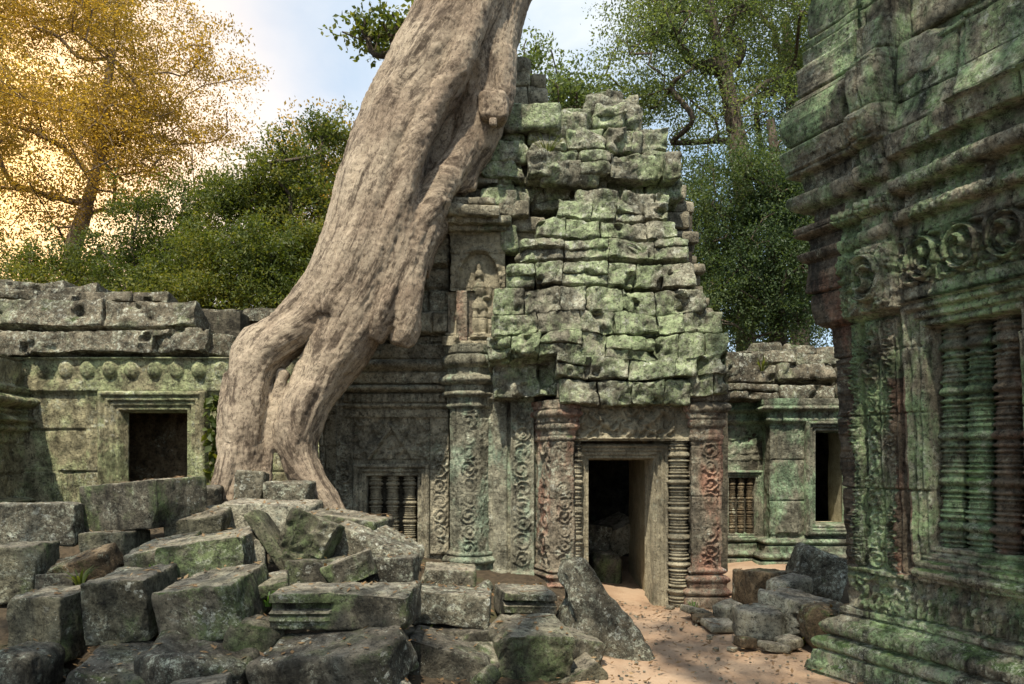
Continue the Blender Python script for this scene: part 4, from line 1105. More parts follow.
    for k in range(4):
        c = at((1.0 + 0.262 * k) * QS, -0.07)
        V, Fc = lathe(baluster_profile(wz0 - 0.01, wz1 + 0.01, 0.118, seed=k, groups=5, step=0.006), n=36, cx=c[0], cy=c[1])
        dv = V[:, :2] - c; L_ = np.linalg.norm(dv, axis=1)[:, None]
        V[:, :2] += dv / L_ * (0.022 * fbm(V * 5, 4) + 0.004 * np.sin(V[:, 2] * 110))[:, None]
        mk('baluster', V, Fc, M['sidegreen'] if k < 2 else M['side_rust'], win)
    # mass behind the wall, and the broken stones that crown it
    a = Acc()
    for k, z in enumerate(np.arange(0.0, 6.4, 0.8)):
        P, Fc = block(Lw - 0.1, 1.9, 0.82, res=0.3, seed=1400 + k)
        c = at(Lw / 2 + 0.15, -1.35)
        a.add(place(P, (c[0], c[1], z + 0.4), (0, 0, math.degrees(math.atan2(T[1], T[0])))), Fc)
    a.build('core', M['inner'], SIDE)
    a = Acc()
    ang = math.degrees(math.atan2(T[1], T[0]))
    st = [(0.00, 0.34, 4.92, 0.75, 0.55, 0.40), (0.55, 0.26, 5.0, 0.55, 0.55, 0.34), (-0.05, 0.22, 5.32, 0.8, 0.6, 0.42), (0.75, 0.15, 5.45, 0.8, 0.6, 0.45), (0.10, 0.10, 5.78, 0.85, 0.6, 0.45), (1.25, 0.10, 5.2, 0.7, 0.5, 0.4), (1.9, 0.15, 5.3, 0.8, 0.5, 0.5), (0.9, 0.02, 5.95, 0.9, 0.6, 0.5), (0.0, 0.0, 6.25, 0.9, 0.6, 0.5), (1.5, 0.0, 5.75, 0.8, 0.6, 0.5), (0.9, 0.0, 6.5, 1.2, 0.7, 0.6)]
    for k, (s_, o_, z_, w_, d_, h_) in enumerate(st):
        o_ -= 0.06
        P, Fc = block(w_, d_, h_, res=0.03, seed=1450 + k, rnd=0.05, rough=0.035, cuts=3, cutdepth=0.86)
        c = at(s_ + w_ / 2 - 0.2, o_ - d_ / 2 + 0.06)
        a.add(place(P, (c[0], c[1], z_), (random.Random(k).uniform(-6, 6), random.Random(k + 9).uniform(-5, 5), ang + random.Random(k + 5).uniform(-6, 6))), Fc)
    a.build('crowning_stones', M['side'], SIDE, sharp=45)
build_side()

# ------------------------------------------------------------------ the giant strangler tree
def catmull(P, n=10):
    P = np.asarray(P, float); Q = np.vstack([2 * P[0] - P[1], P, 2 * P[-1] - P[-2]])
    out = []
    for i in range(1, len(Q) - 2):
        for t in np.linspace(0, 1, n, endpoint=False):
            a, b, c, d = Q[i - 1], Q[i], Q[i + 1], Q[i + 2]
            out.append(0.5 * ((2 * b) + (c - a) * t + (2 * a - 5 * b + 4 * c - d) * t * t + (3 * b - a - 3 * c + d) * t ** 3))
    out.append(P[-1]); return np.array(out)
def tube(P, n=14, cap=True):
    """P: (m,4) x,y,z,r"""
    C3 = P[:, :3]; r = np.maximum(P[:, 3], 0.002)
    T = np.gradient(C3, axis=0); T /= np.linalg.norm(T, axis=1)[:, None]
    up = np.array([0, 1.0, 0.01]); V = []
    u = np.cross(T[0], up); u /= np.linalg.norm(u)
    a = np.linspace(0, 2 * np.pi, n, endpoint=False)
    for i in range(len(P)):
        u = u - (u @ T[i]) * T[i]; u /= np.linalg.norm(u); v = np.cross(T[i], u)
        V.append(C3[i] + r[i] * (np.cos(a)[:, None] * u + np.sin(a)[:, None] * v))
    V = np.vstack(V); m = len(P)
    i = np.arange(m * n).reshape(m, n); j = np.roll(i, -1, 1)
    Fc = np.stack([i[:-1], i[1:], j[1:], j[:-1]], -1).reshape(-1, 4)
    if cap:
        V = np.vstack([V, C3[:1], C3[-1:]]); c0, c1 = m * n, m * n + 1
        f0 = np.stack([i[0], j[0], np.full(n, c0), np.full(n, c0)], -1); f1 = np.stack([j[-1], i[-1], np.full(n, c1), np.full(n, c1)], -1)
        return V, Fc, np.vstack([f0[:, :3], f1[:, :3]])
    return V, Fc, None

TREE = thing('strangler_tree', 'giant pale barked tree leaning over the temple gate, its thick roots straddling the wall', 'tree', (-2.4, 8.9, 1.2))
def build_strangler():
    def pts(L): return np.array([(PX(px, Y), Y, PZ(py, Y), rp * Y / F) for (px, py, Y, rp) in L])
    K = 0.95
    T = [
        # main stem
        [(560, -420, 9.9, 52), (522, -240, 9.8, 54), (490, -90, 9.7, 53), (464, 10, 9.55, 47), (430, 70, 9.4, 43), (399, 125, 9.25, 39), (383, 180, 9.15, 42), (371, 235, 9.1, 45), (354, 285, 9.05, 46), (340, 325, 9.0, 38)],
        # stem on the right, over the wall top
        [(540, -200, 9.85, 50), (510, -60, 9.75, 40), (496, 10, 9.7, 31), (488, 60, 9.6, 29), (484, 105, 9.6, 27), (474, 140, 9.55, 24), (463, 170, 9.5, 15), (457, 192, 9.45, 8)],
        [(494, 60, 9.55, 24), (498, 95, 9.5, 18), (497, 112, 9.45, 13)],                       # burl
        [(482, 95, 9.5, 18), (476, 140, 9.45, 12), (470, 170, 9.44, 9), (470, 190, 9.42, 5)],
        # strand that runs down from the right stem to the left one
        [(488, 100, 9.5, 20), (468, 140, 9.38, 14), (443, 182, 9.2, 16), (420, 225, 9.08, 20), (405, 270, 9.0, 21), (401, 305, 8.95, 20), (404, 330, 8.92, 15), (400, 344, 8.9, 9)],
        [(408, 150, 9.0, 11), (404, 220, 8.92, 15), (390, 270, 8.85, 15), (383, 310, 8.82, 16), (372, 338, 8.85, 12)],
        [(480, 20, 9.85, 26), (466, 90, 9.8, 24), (448, 150, 9.7, 24), (428, 215, 9.5, 22), (410, 270, 9.3, 22)],
        # flutes on the front of the stem
        [(457, 0, 9.17, 15), (428, 70, 9.0, 14), (400, 130, 8.88, 13), (378, 200, 8.78, 14), (364, 270, 8.72, 14), (346, 326, 8.70, 12), (328, 362, 8.70, 9)],
        [(436, 10, 9.2, 12), (402, 80, 9.05, 12), (376, 140, 8.95, 12), (356, 205, 8.88, 12), (336, 260, 8.78, 13), (312, 310, 8.76, 14), (280, 338, 8.72, 12)],
        [(478, 0, 9.18, 14), (460, 60, 9.02, 13), (432, 105, 8.95, 12), (412, 150, 8.86, 13), (396, 205, 8.80, 13), (380, 255, 8.74, 13), (364, 300, 8.70, 12), (346, 345, 8.68, 10), (324, 392, 8.68, 7)],
        # left leg
        [(345, 285, 9.05, 38), (315, 312, 9.0, 30), (285, 335, 8.95, 24), (264, 352, 8.9, 27), (252, 376, 8.85, 25), (248, 415, 8.8, 24), (248, 455, 8.8, 22), (246, 485, 8.75, 22), (240, 515, 8.7, 25)],
        [(310, 322, 8.82, 18), (280, 342, 8.74, 15), (258, 368, 8.70, 12), (255, 415, 8.68, 10), (252, 455, 8.68, 10), (248, 500, 8.64, 10)],
        [(240, 450, 8.7, 15), (224, 490, 8.6, 12), (212, 520, 8.5, 10)],
        [(236, 375, 8.9, 14), (229, 420, 8.8, 9), (230, 470, 8.75, 8), (224, 505, 8.7, 8)],
        # right leg
        [(360, 290, 9.05, 42), (346, 332, 8.95, 34), (328, 370, 8.88, 28), (309, 400, 8.82, 25), (297, 430, 8.78, 25), (299, 456, 8.75, 20), (309, 480, 8.7, 18), (325, 503, 8.65, 17), (342, 530, 8.6, 11)],
        [(312, 385, 8.66, 13), (300, 412, 8.62, 11), (293, 440, 8.60, 10), (298, 468, 8.60, 8)],
        # small root crossing the crotch
        [(284, 372, 8.8, 6), (272, 420, 8.72, 4.5), (269, 465, 8.70, 4.5), (266, 505, 8.62, 5)],
    ]
    MAIN = (0, 1, 9, 10, 13) if False else [i for i, L in enumerate(T) if L[0][0] in (560, 540, 345, 360)]
    V, Fq, Ft, n = [], [], [], 0
    SP, ST, SR, SS = [], [], [], []
    for ti, L in enumerate(T):
        P = catmull(pts(L), 9)
        P[:, 3] *= K
        v, f, t = tube(P, 18)
        V.append(v); Fq += [tuple(x) for x in (f + n)]; Ft += [tuple(x) for x in (t + n)]; n += len(v)
        tg = np.gradient(P[:, :3], axis=0); tg /= np.linalg.norm(tg, axis=1)[:, None]
        if ti not in MAIN: continue
        SP.append(P[:, :3]); ST.append(tg); SR.append(P[:, 3]); SS.append(np.concatenate([[0], np.cumsum(np.linalg.norm(np.diff(P[:, :3], axis=0), axis=1))]) + P[0, 2])
    # burl as a lump
    me = bpy.data.meshes.new('tmp'); me.from_pydata([tuple(x) for x in np.vstack(V)], [], Fq + Ft)
    
    o = bpy.data.objects.new('tmp', me); C.objects.link(o)
    md = o.modifiers.new('r', 'REMESH'); md.mode = 'VOXEL'; md.voxel_size = 0.020; md.use_smooth_shade = True
    sm = o.modifiers.new('s', 'SMOOTH'); sm.factor = 0.5; sm.iterations = 7
    dg = bpy.context.evaluated_depsgraph_get()
    m2 = bpy.data.meshes.new_from_object(o.evaluated_get(dg))
    bpy.data.objects.remove(o)
    k = len(m2.vertices)
    co = np.empty(k * 3); m2.vertices.foreach_get('co', co); co = co.reshape(-1, 3)
    no = np.empty(k * 3); m2.vertices.foreach_get('normal', no); no = no.reshape(-1, 3)
    SP, ST, SR, SS = map(np.concatenate, (SP, ST, SR, SS))
    SS = SP[:, 2].copy()
    # flow coordinates: across the grain and along it
    flow = np.empty((k, 3)); 
    for i in range(0, k, 8000):
        d = np.linalg.norm(co[i:i + 8000, None] - SP[None], axis=2) - SR[None]
        w = np.exp(-(d - d.min(1, keepdims=True)) / 0.28); w /= w.sum(1, keepdims=True)
        c = w @ SP; t = w @ ST; t /= np.linalg.norm(t, axis=1)[:, None]; s = w @ SS
        rel = co[i:i + 8000] - c
        perp = rel - (rel * t).sum(1)[:, None] * t
        f = perp * 1.0; f[:, 2] += s * 0.20
        flow[i:i + 8000] = f
    r1 = ridged(flow * 4.5, 3); r2 = fbm(flow * 11 + 4, 3); lump = fbm(co * 1.6, 3); pl = ridged(co * 7.0, 2)
    pl2 = fbm(co * 16.0, 3); blk = np.abs(pnoise(flow * np.array([8, 8, 8.0]) + 3))
    big = ridged(flow * 1.9 + 7, 2)
    co += no * (0.055 * big + 0.028 * r1 + 0.014 * r2 + 0.035 * lump + 0.005 * pl + 0.016 * pl2 - 0.03)[:, None]
    # bark wrinkles ringed round the bends
    m2.vertices.foreach_set('co', co.astype(np.float32).ravel()); m2.update()
    at = m2.attributes.new('bark_flow', 'FLOAT_VECTOR', 'POINT'); at.data.foreach_set('vector', flow.astype(np.float32).ravel())
    m2.polygons.foreach_set('use_smooth', np.full(len(m2.polygons), True))
    m2.materials.clear(); m2.materials.append(M['strangler'])
    m2.name = 'trunk'
    o = bpy.data.objects.new('trunk', m2); C.objects.link(o); attach(o, TREE)
    P, Fc = block(0.36, 0.34, 0.40, res=0.016, seed=77, rnd=0.21, rough=0.014, lump=0.035, freq=6)
    q = place(P, (PX(494, 9.2), 9.27, PZ(106, 9.2)))
    P2, F2 = block(0.10, 0.10, 0.11, res=0.010, seed=78, rnd=0.06, rough=0.006)
    a = Acc(); a.add(q, Fc); a.add(place(P2, (PX(493, 9.1), 9.12, PZ(122, 9.1))), F2)
    b = a.build('burl', M['strangler'], TREE, sharp=None)
    at = b.data.attributes.new('bark_flow', 'FLOAT_VECTOR', 'POINT'); cc = np.vstack(a.V); at.data.foreach_set('vector', (cc * np.array([1, 1, 0.6])).astype(np.float32).ravel())
build_strangler()
# ------------------------------------------------------------------ forest trees: skeleton grown towards foliage points, leaf-sized faces
def leaf_faces(pos, size, rs, droop=0.3, aspect=0.5):
    """one bent diamond per position -> verts, quads (two quads per leaf share the midrib)"""
    n = len(pos)
    d = rs.normal(size=(n, 3)); d[:, 2] -= droop; d /= np.linalg.norm(d, axis=1)[:, None]
    u = rs.normal(size=(n, 3)); u[:, 2] *= 0.4
    u -= (u * d).sum(1)[:, None] * d; u /= np.linalg.norm(u, axis=1)[:, None]
    nn = np.cross(d, u)
    s = size * rs.uniform(0.6, 1.3, (n, 1))
    a = pos; b = pos + d * s * 0.5 + u * s * aspect * 0.5 + nn * s * 0.08; c = pos + d * s; e = pos + d * s * 0.5 - u * s * aspect * 0.5 + nn * s * 0.08
    V = np.stack([a, b, c, e], 1).reshape(-1, 3)
    return V, np.arange(4 * n).reshape(n, 4)
def lobe_points(lobes, rs, n, shell=0.6, minz=None):
    """points in a set of ellipsoids (cx,cy,cz,rx,ry,rz), more of them near the outside"""
    vol = np.array([l[3] * l[4] * l[5] for l in lobes]); cnt = rs.multinomial(n, vol / vol.sum())
    out = []
    for l, c in zip(lobes, cnt):
        d = rs.normal(size=(c, 3)); d /= np.linalg.norm(d, axis=1)[:, None]
        r = rs.random((c, 1)) ** (1 / 3.0); r = shell * (0.55 + 0.45 * r) + (1 - shell) * r
        out.append(np.array(l[:3]) + d * r * np.array(l[3:]))
    P = np.vstack(out)
    return P
def forest_tree(name, label, cat, trunk, lobes, n_cl, per, leaf, size, bark, seed, r0=0.3, spread=(0.5, 0.35), group=None, aspect=0.5, droop=0.3, minr=0.012, shell=0.6, twig=6):
    """trunk: list of (x,y,z) from the ground up; lobes: ellipsoids of the crown"""
    rs = np.random.default_rng(seed)
    root = thing(name, label, cat, trunk[0], group)
    tp = catmull(np.array([(*p, 0) for p in trunk]), 8)[:, :3]
    nodes = [tuple(p) for p in tp]; parent = [-1] + list(range(len(tp) - 1)); 
    pts = lobe_points(lobes, rs, n_cl, shell)
    top = tp[int(len(tp) * 0.45)]
    order = np.argsort(np.linalg.norm(pts - top, axis=1))
    N_ = np.array(nodes); first = int(len(tp) * 0.35)
    tips = []
    for k in order:
        p = pts[k]
        dist = np.linalg.norm(N_[first:] - p, axis=1) + 0.55 * np.maximum(0, N_[first:, 2] - p[2] + 0.3)
        j = first + int(np.argmin(dist)); q = N_[j]
        L = np.linalg.norm(p - q); m = max(1, int(L / 0.7))
        sag = rs.normal(size=3) * 0.045 * L
        for i in range(1, m + 1):
            t = i / m
            x = q + (p - q) * t + sag * math.sin(math.pi * t) + np.array([0, 0, 0.10 * L * math.sin(math.pi * t)])
            parent.append(j if i == 1 else len(nodes) - 1); nodes.append(tuple(x))
        N_ = np.vstack([N_, np.array(nodes[len(N_):])]); tips.append(len(nodes) - 1)
    # pipe-model radii
    n = len(nodes); w = np.zeros(n)
    for t_ in tips: w[t_] += 1
    for i in range(n - 1, 0, -1):
        if parent[i] >= 0: w[parent[i]] += w[i]
    rad = minr + (r0 - minr) * np.sqrt(np.clip(w / max(1, w[0]), 0, 1)) ** 1.4
    nt = len(tp); rad[:nt] = np.maximum(rad[:nt], r0 * np.linspace(1, 0.45, nt))
    rad[0] *= 1.35
    # chains
    ch = [[] for _ in range(n)]
    for i in range(1, n): ch[parent[i]].append(i)
    def chain(start):
        c = [start]
        while ch[c[-1]]:
            c.append(max(ch[c[-1]], key=lambda k: w[k]) if c[-1] >= nt - 1 or c[-1] + 1 not in ch[c[-1]] else c[-1] + 1)
        return c
    used = np.zeros(n, bool); at, ab = Acc(), Acc()
    todo = [0]
    while todo:
        s0 = todo.pop(); c = chain(s0)
        for i in c:
            used[i] = True
            for k in ch[i]:
                if k not in c: todo.append(k)
        if parent[s0] >= 0: c = [parent[s0]] + c
        if len(c) < 2: continue
        P = np.array([(*nodes[i], rad[i]) for i in c])
        if parent[s0] >= 0: P[0, 3] = rad[c[1]] * 1.1
        if s0 != 0 and P[:, 3].max() < 0.011: continue
        if len(P) > 2 and (s0 == 0 or P[0, 3] > 0.05): P = catmull(P, 4)
        V, f, _ = tube(P, 12 if s0 == 0 else (7 if P[0, 3] > 0.06 else 4), cap=False)
        if s0 == 0:
            nrm = fbm(V * 2.2, 3)[:, None]; V = V + 0.10 * r0 * nrm
        (at if s0 == 0 else ab).add(V, f)
    at.build('trunk', bark, root, sharp=None)
    if ab.n: ab.build('branches', bark, root, sharp=None)
    # leaves: several small sprays at each tip
    tip = np.array([nodes[i] for i in tips])
    subs = np.repeat(tip, twig, 0) + rs.normal(size=(len(tip) * twig, 3)) * np.array([spread[0], spread[0], spread[1]])
    lp = np.repeat(subs, max(1, per // twig), 0)
    lp = lp + rs.normal(size=lp.shape) * np.array([1, 1, 0.7]) * spread[0] * 0.34
    V, f = leaf_faces(lp, size, rs, droop, aspect)
    mk('leaves', V, f, leaf, root, smooth=False)
    return root

def Q(px, py, Y): return (PX(px, Y), Y, PZ(py, Y))
def lobe(px, py, Y, rx, ry, ryd=None):
    """ellipsoid seen as rx by ry photo pixels at depth Y"""
    s = Y / F
    return (PX(px, Y), Y, PZ(py, Y), rx * s, (ryd or rx * 0.9) * s, ry * s)

# tall glow-tinted tree at the far left
forest_tree('forest_tree', 'tall glow tinted brown tree with thin airy crown and pale trunk behind the left gallery', 'tree',
            [(PX(62, 21), 21, 0), Q(70, 280, 21), Q(84, 215, 21), Q(98, 165, 21), Q(105, 110, 21), Q(112, 50, 21)],
            [lobe(40, 60, 21, 120, 90), lobe(130, 60, 21, 90, 75), lobe(195, 95, 21, 62, 55), lobe(60, 150, 20, 110, 70), lobe(150, 150, 21, 80, 55), lobe(-80, 60, 22, 110, 120), lobe(60, -60, 22, 120, 90), lobe(20, 235, 22, 80, 50), lobe(-70, 180, 21, 70, 70)],
            600, 300, M['leaf_glow_gold'], 0.088, M['bark_pale'], 11, r0=0.22, spread=(0.50, 0.22), shell=0.5, twig=8)
# bushy green trees between it and the giant
forest_tree('forest_tree', 'rounded dense green tree standing directly left of the giant trunk', 'tree',
            [(PX(280, 17), 17, 0), Q(282, 330, 17), Q(286, 260, 17), Q(284, 200, 17), Q(285, 160, 17)],
            [lobe(292, 172, 17, 34, 34), lobe(255, 205, 17, 34, 28), lobe(320, 225, 17, 40, 40), lobe(285, 262, 16.5, 60, 30), lobe(232, 275, 16.3, 44, 40), lobe(335, 158, 18, 30, 26), lobe(300, 310, 16, 50, 30), lobe(228, 228, 17, 26, 24)],
            170, 560, M['leaf_green'], 0.085, M['bark'], 12, r0=0.2, spread=(0.34, 0.17), shell=0.8, twig=12)
forest_tree('forest_tree', 'olive green bushy tree below the glow tinted crown, above the white spotted roof', 'tree',
            [(PX(160, 18), 18, 0), Q(160, 330, 18), Q(165, 280, 18), Q(170, 235, 18)],
            [lobe(165, 232, 18, 44, 30), lobe(120, 275, 18, 50, 34), lobe(200, 285, 17.5, 50, 36), lobe(212, 200, 18.5, 34, 32), lobe(50, 285, 18.5, 60, 30), lobe(170, 300, 17, 60, 30)],
            150, 480, M['leaf_green'], 0.085, M['bark'], 13, r0=0.2, spread=(0.36, 0.18), shell=0.75, twig=12)
forest_tree('forest_tree', 'brownish thin tree crown peeping over the rounded green tree left of the giant trunk', 'tree',
            [(PX(318, 26), 26, 0), Q(318, 300, 26), Q(322, 200, 26), Q(320, 150, 26)],
            [lobe(320, 150, 26, 34, 26), lobe(345, 175, 26, 40, 40), lobe(300, 200, 26, 50, 50), lobe(350, 250, 26, 60, 60)],
            130, 120, M['leaf_glow_gold'], 0.14, M['bark'], 14, r0=0.25, spread=(0.5, 0.3), twig=8)
# small leafy branch that shows beside the giant trunk
forest_tree('forest_tree', 'slender tree whose small leafy branch shows against clouds left of the leaning trunk', 'tree',
            [(PX(395, 15), 15, 0), Q(410, 300, 15), Q(425, 150, 15), Q(422, 90, 15), Q(400, 55, 15)],
            [lobe(385, 30, 15, 30, 18), lobe(360, 34, 15, 24, 12), lobe(398, 20, 15, 24, 14), lobe(375, 62, 15, 12, 12), lobe(372, 85, 15, 7, 8)],
            42, 34, M['leaf_green'], 0.13, M['bark'], 15, r0=0.10, spread=(0.20, 0.12), twig=5, aspect=0.6)
# right-hand forest
forest_tree('forest_tree', 'tall loose crowned tree with dark trunk right of the gate top', 'tree',
            [(PX(742, 18), 18, 0), Q(746, 330, 18), Q(748, 250, 18), Q(740, 160, 18), Q(728, 90, 18), Q(712, 20, 18), Q(700, -40, 18)],
            [lobe(660, 55, 18, 60, 60), lobe(700, 20, 18, 50, 50), lobe(640, 20, 18.5, 40, 40), lobe(735, 110, 17.5, 40, 45), lobe(690, 115, 18, 45, 40), lobe(770, 30, 19, 60, 50), lobe(720, -70, 19, 110, 60), lobe(660, 110, 18, 36, 28)],
            330, 210, M['leaf_pale'], 0.085, M['bark'], 21, r0=0.24, spread=(0.40, 0.24), twig=8)
forest_tree('forest_tree', 'deep green tree with drooping foliage filling the gap beside the dark pavilion', 'tree',
            [(PX(775, 16), 16, 0), Q(778, 330, 16), Q(772, 250, 16), Q(776, 170, 16), Q(770, 120, 16)],
            [lobe(740, 190, 16, 50, 45), lobe(790, 170, 16, 45, 50), lobe(760, 250, 16, 60, 50), lobe(710, 250, 16.5, 30, 50), lobe(800, 270, 15.5, 50, 60), lobe(740, 310, 16, 60, 36), lobe(820, 200, 16.5, 50, 50)],
            330, 290, M['leaf_dark'], 0.07, M['bark'], 22, r0=0.2, spread=(0.34, 0.26), shell=0.65, twig=9, droop=0.8)
forest_tree('forest_tree', 'tall dark green tree reaching over the head of the dark pavilion', 'tree',
            [(PX(800, 22), 22, 0), Q(800, 300, 22), Q(798, 180, 22), Q(790, 90, 22), Q(786, 20, 22)],
            [lobe(780, 50, 22, 50, 60), lobe(820, 20, 22, 70, 60), lobe(790, 120, 22, 50, 45), lobe(850, 90, 23, 70, 70), lobe(760, -30, 22, 60, 40), lobe(840, 200, 23, 60, 70)],
            280, 210, M['leaf_dark'], 0.09, M['bark'], 23, r0=0.28, spread=(0.5, 0.32), twig=8)
forest_tree('forest_tree', 'young pale green tree peeping over the broken gate top', 'tree',
            [(PX(560, 19), 19, 0), Q(560, 200, 19), Q(556, 120, 19), Q(552, 80, 19)],
            [lobe(545, 62, 19, 24, 20), lobe(575, 88, 19, 26, 16), lobe(530, 50, 19, 16, 14), lobe(560, 110, 19, 50, 26), lobe(610, 110, 19.5, 30, 30)],
            110, 90, M['leaf_pale'], 0.12, M['bark'], 24, r0=0.14, spread=(0.30, 0.2), twig=6)
forest_tree('forest_tree', 'dark spreading tree low behind the half ruined gallery roof', 'tree',
            [(PX(720, 24), 24, 0), Q(715, 330, 24), Q(712, 260, 24), Q(705, 200, 24)],
            [lobe(690, 220, 24, 40, 70), lobe(730, 270, 24, 60, 60), lobe(800, 310, 24, 70, 50), lobe(840, 260, 24, 60, 70), lobe(700, 150, 25, 36, 50)],
            240, 220, M['leaf_dark'], 0.10, M['bark'], 25, r0=0.25, spread=(0.5, 0.36), twig=8)

# unseen trees added beside the view, crowns placed to shade pavilion and rubble
def to_sun(p, t): return tuple(np.array(p) + np.array(SUN_DIR) * t)
forest_tree('forest_tree', 'unseen tree added behind the viewer, its high crown placed to shade the dark pavilion', 'tree',
            [(-2.2, -2.5, 0), (-2.1, -2.2, 3), (-1.8, -1.2, 6), (-1.4, 0.4, 8.6), (-1.1, 1.6, 10.4)],
            [(*to_sun((3.0, 5.6, 2.6), 10), 2.2, 1.6, 1.2), (*to_sun((3.0, 5.6, 5.2), 10), 1.9, 1.6, 1.2), (*to_sun((3.4, 4.6, 1.0), 10), 2.0, 1.6, 1.0)], 50, 110, M['leaf_dark'], 0.16, M['bark'], 31, r0=0.22, spread=(0.45, 0.3), twig=7)
forest_tree('forest_tree', 'unseen tree added beside the viewer, its thin crown placed to dapple the rubble heap', 'tree',
            [(-7.2, 0.2, 0), (-7.1, 0.3, 3), (-6.9, 0.7, 6), (-6.6, 1.2, 8.2)],
            [(*to_sun((-2.2, 4.9, 0.4), 10), 2.3, 1.0, 0.8), (*to_sun((-4.2, 6.4, 1.0), 9.5), 1.2, 1.0, 0.7)], 50, 90, M['leaf_dark'], 0.15, M['bark'], 32, r0=0.18, spread=(0.42, 0.3), twig=7)
# ------------------------------------------------------------------ fallen blocks, each a thing of its own
PLACED = []
def fallen(name, label, x0, x1, y0, y1, Y, depth, rot=(0, 0, 0), mat='block', cuts=1, res=0.022, rnd=0.024, rough=0.028, lump=0.0, taper=0.0, mold=None, carve=None, shear=(0, 0), cutdepth=0.86, group='fallen blocks of the rubble heap', cat='stone block', seed=None, hs=1.0, rsub=None):
    """x0..x1, y0..y1 is the extent in the photo, Y the depth of its front, from which real size and place follow"""
    depth *= 0.88
    w = (x1 - x0) * Y / F
    xc = PX((x0 + x1) / 2, Y); side = depth * abs(xc) / (Y + depth)
    w0 = w
    if xc < -0.4: w = max(0.75 * w, w - 0.42 * side)
    zt, zb = PZ(y0, Y), PZ(y1, Y)
    drop = depth * (EYE - (zt + zb) / 2) / (Y + depth / 2)
    h = max(0.08, (zt - zb) - max(0, drop)) * hs
    if abs(rot[1]) > 20:
        pass
    P, Fc = block(w, depth, h, res=res, seed=seed if seed is not None else len(PLACED) * 13 + 5, rnd=rnd, rough=rough, cuts=cuts + 1, lump=lump, taper=taper, shear=shear, cutdepth=cutdepth, freq=4.0)
    if mold:
        fr = sstep(-0.2, -0.85, P[:, 1] / (depth / 2))
        P[:, 1] -= fr * mold(P[:, 0] / w + 0.5, P[:, 2] / h + 0.5)
    if carve:
        fr = sstep(-0.2, -0.85, P[:, 1] / (depth / 2))
        P[:, 1] -= fr * foliate(P[:, 0], P[:, 2], carve[0], carve[1], len(PLACED))
    o = mk(name, P, Fc, M[mat], None, True, 42)
    o.location = (PX((x0 + x1) / 2, Y + depth / 2 * 0.5) if xc >= -0.4 else PX(x0, Y) + w / 2 - 0.02, Y + depth / 2, zb + h / 2)
    jr = random.Random(len(PLACED) * 7 + 1)
    o.rotation_euler = [math.radians(a + jr.uniform(-4.5, 4.5)) for a in rot]
    tag(o, label, cat, group)
    PLACED.append(o)
    return o
def mould3(u, v):
    return 0.05 * (v > 0.72) + bead(v, 0.38, 0.54, 0.05) + bead(v, 0.20, 0.36, 0.05) - 0.03 * ((v > 0.54) & (v < 0.72)) + 0.02 * (v < 0.16)

fb = fallen
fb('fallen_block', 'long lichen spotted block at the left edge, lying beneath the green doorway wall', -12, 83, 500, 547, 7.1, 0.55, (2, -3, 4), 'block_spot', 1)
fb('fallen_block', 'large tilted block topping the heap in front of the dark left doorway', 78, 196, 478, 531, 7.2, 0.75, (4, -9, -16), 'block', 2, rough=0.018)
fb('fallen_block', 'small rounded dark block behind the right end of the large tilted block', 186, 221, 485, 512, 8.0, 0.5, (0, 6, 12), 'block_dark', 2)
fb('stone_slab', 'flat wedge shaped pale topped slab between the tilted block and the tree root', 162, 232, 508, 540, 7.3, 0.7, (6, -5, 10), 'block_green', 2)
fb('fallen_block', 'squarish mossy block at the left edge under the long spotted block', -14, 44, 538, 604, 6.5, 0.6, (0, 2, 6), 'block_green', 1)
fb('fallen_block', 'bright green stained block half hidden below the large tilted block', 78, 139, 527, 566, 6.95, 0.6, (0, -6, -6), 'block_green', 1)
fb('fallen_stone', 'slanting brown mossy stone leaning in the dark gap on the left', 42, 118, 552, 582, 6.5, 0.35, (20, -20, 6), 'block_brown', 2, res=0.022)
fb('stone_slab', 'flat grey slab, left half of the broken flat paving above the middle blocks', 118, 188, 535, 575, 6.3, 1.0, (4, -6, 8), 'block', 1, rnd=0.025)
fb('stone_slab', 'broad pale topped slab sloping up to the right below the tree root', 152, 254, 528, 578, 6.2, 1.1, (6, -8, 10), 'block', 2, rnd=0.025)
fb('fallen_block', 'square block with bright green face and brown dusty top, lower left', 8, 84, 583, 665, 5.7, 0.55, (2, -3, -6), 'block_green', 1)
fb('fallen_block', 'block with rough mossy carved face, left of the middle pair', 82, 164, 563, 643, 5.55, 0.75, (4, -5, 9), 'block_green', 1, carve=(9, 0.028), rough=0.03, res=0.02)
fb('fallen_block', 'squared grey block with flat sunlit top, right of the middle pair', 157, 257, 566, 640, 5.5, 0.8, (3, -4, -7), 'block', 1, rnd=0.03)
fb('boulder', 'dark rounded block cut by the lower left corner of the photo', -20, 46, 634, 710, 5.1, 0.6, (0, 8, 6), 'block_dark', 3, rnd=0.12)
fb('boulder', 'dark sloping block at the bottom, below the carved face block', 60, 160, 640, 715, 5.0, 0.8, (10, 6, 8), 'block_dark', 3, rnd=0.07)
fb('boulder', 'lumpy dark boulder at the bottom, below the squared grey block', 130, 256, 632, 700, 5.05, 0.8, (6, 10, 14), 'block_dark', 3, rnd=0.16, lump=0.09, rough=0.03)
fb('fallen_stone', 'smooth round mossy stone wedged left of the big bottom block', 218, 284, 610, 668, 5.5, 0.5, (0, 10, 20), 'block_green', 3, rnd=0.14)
fb('fallen_stone', 'small flat stone at the very bottom edge before the lumpy boulder', 160, 230, 672, 712, 4.75, 0.4, (0, -8, 14), 'block', 2)
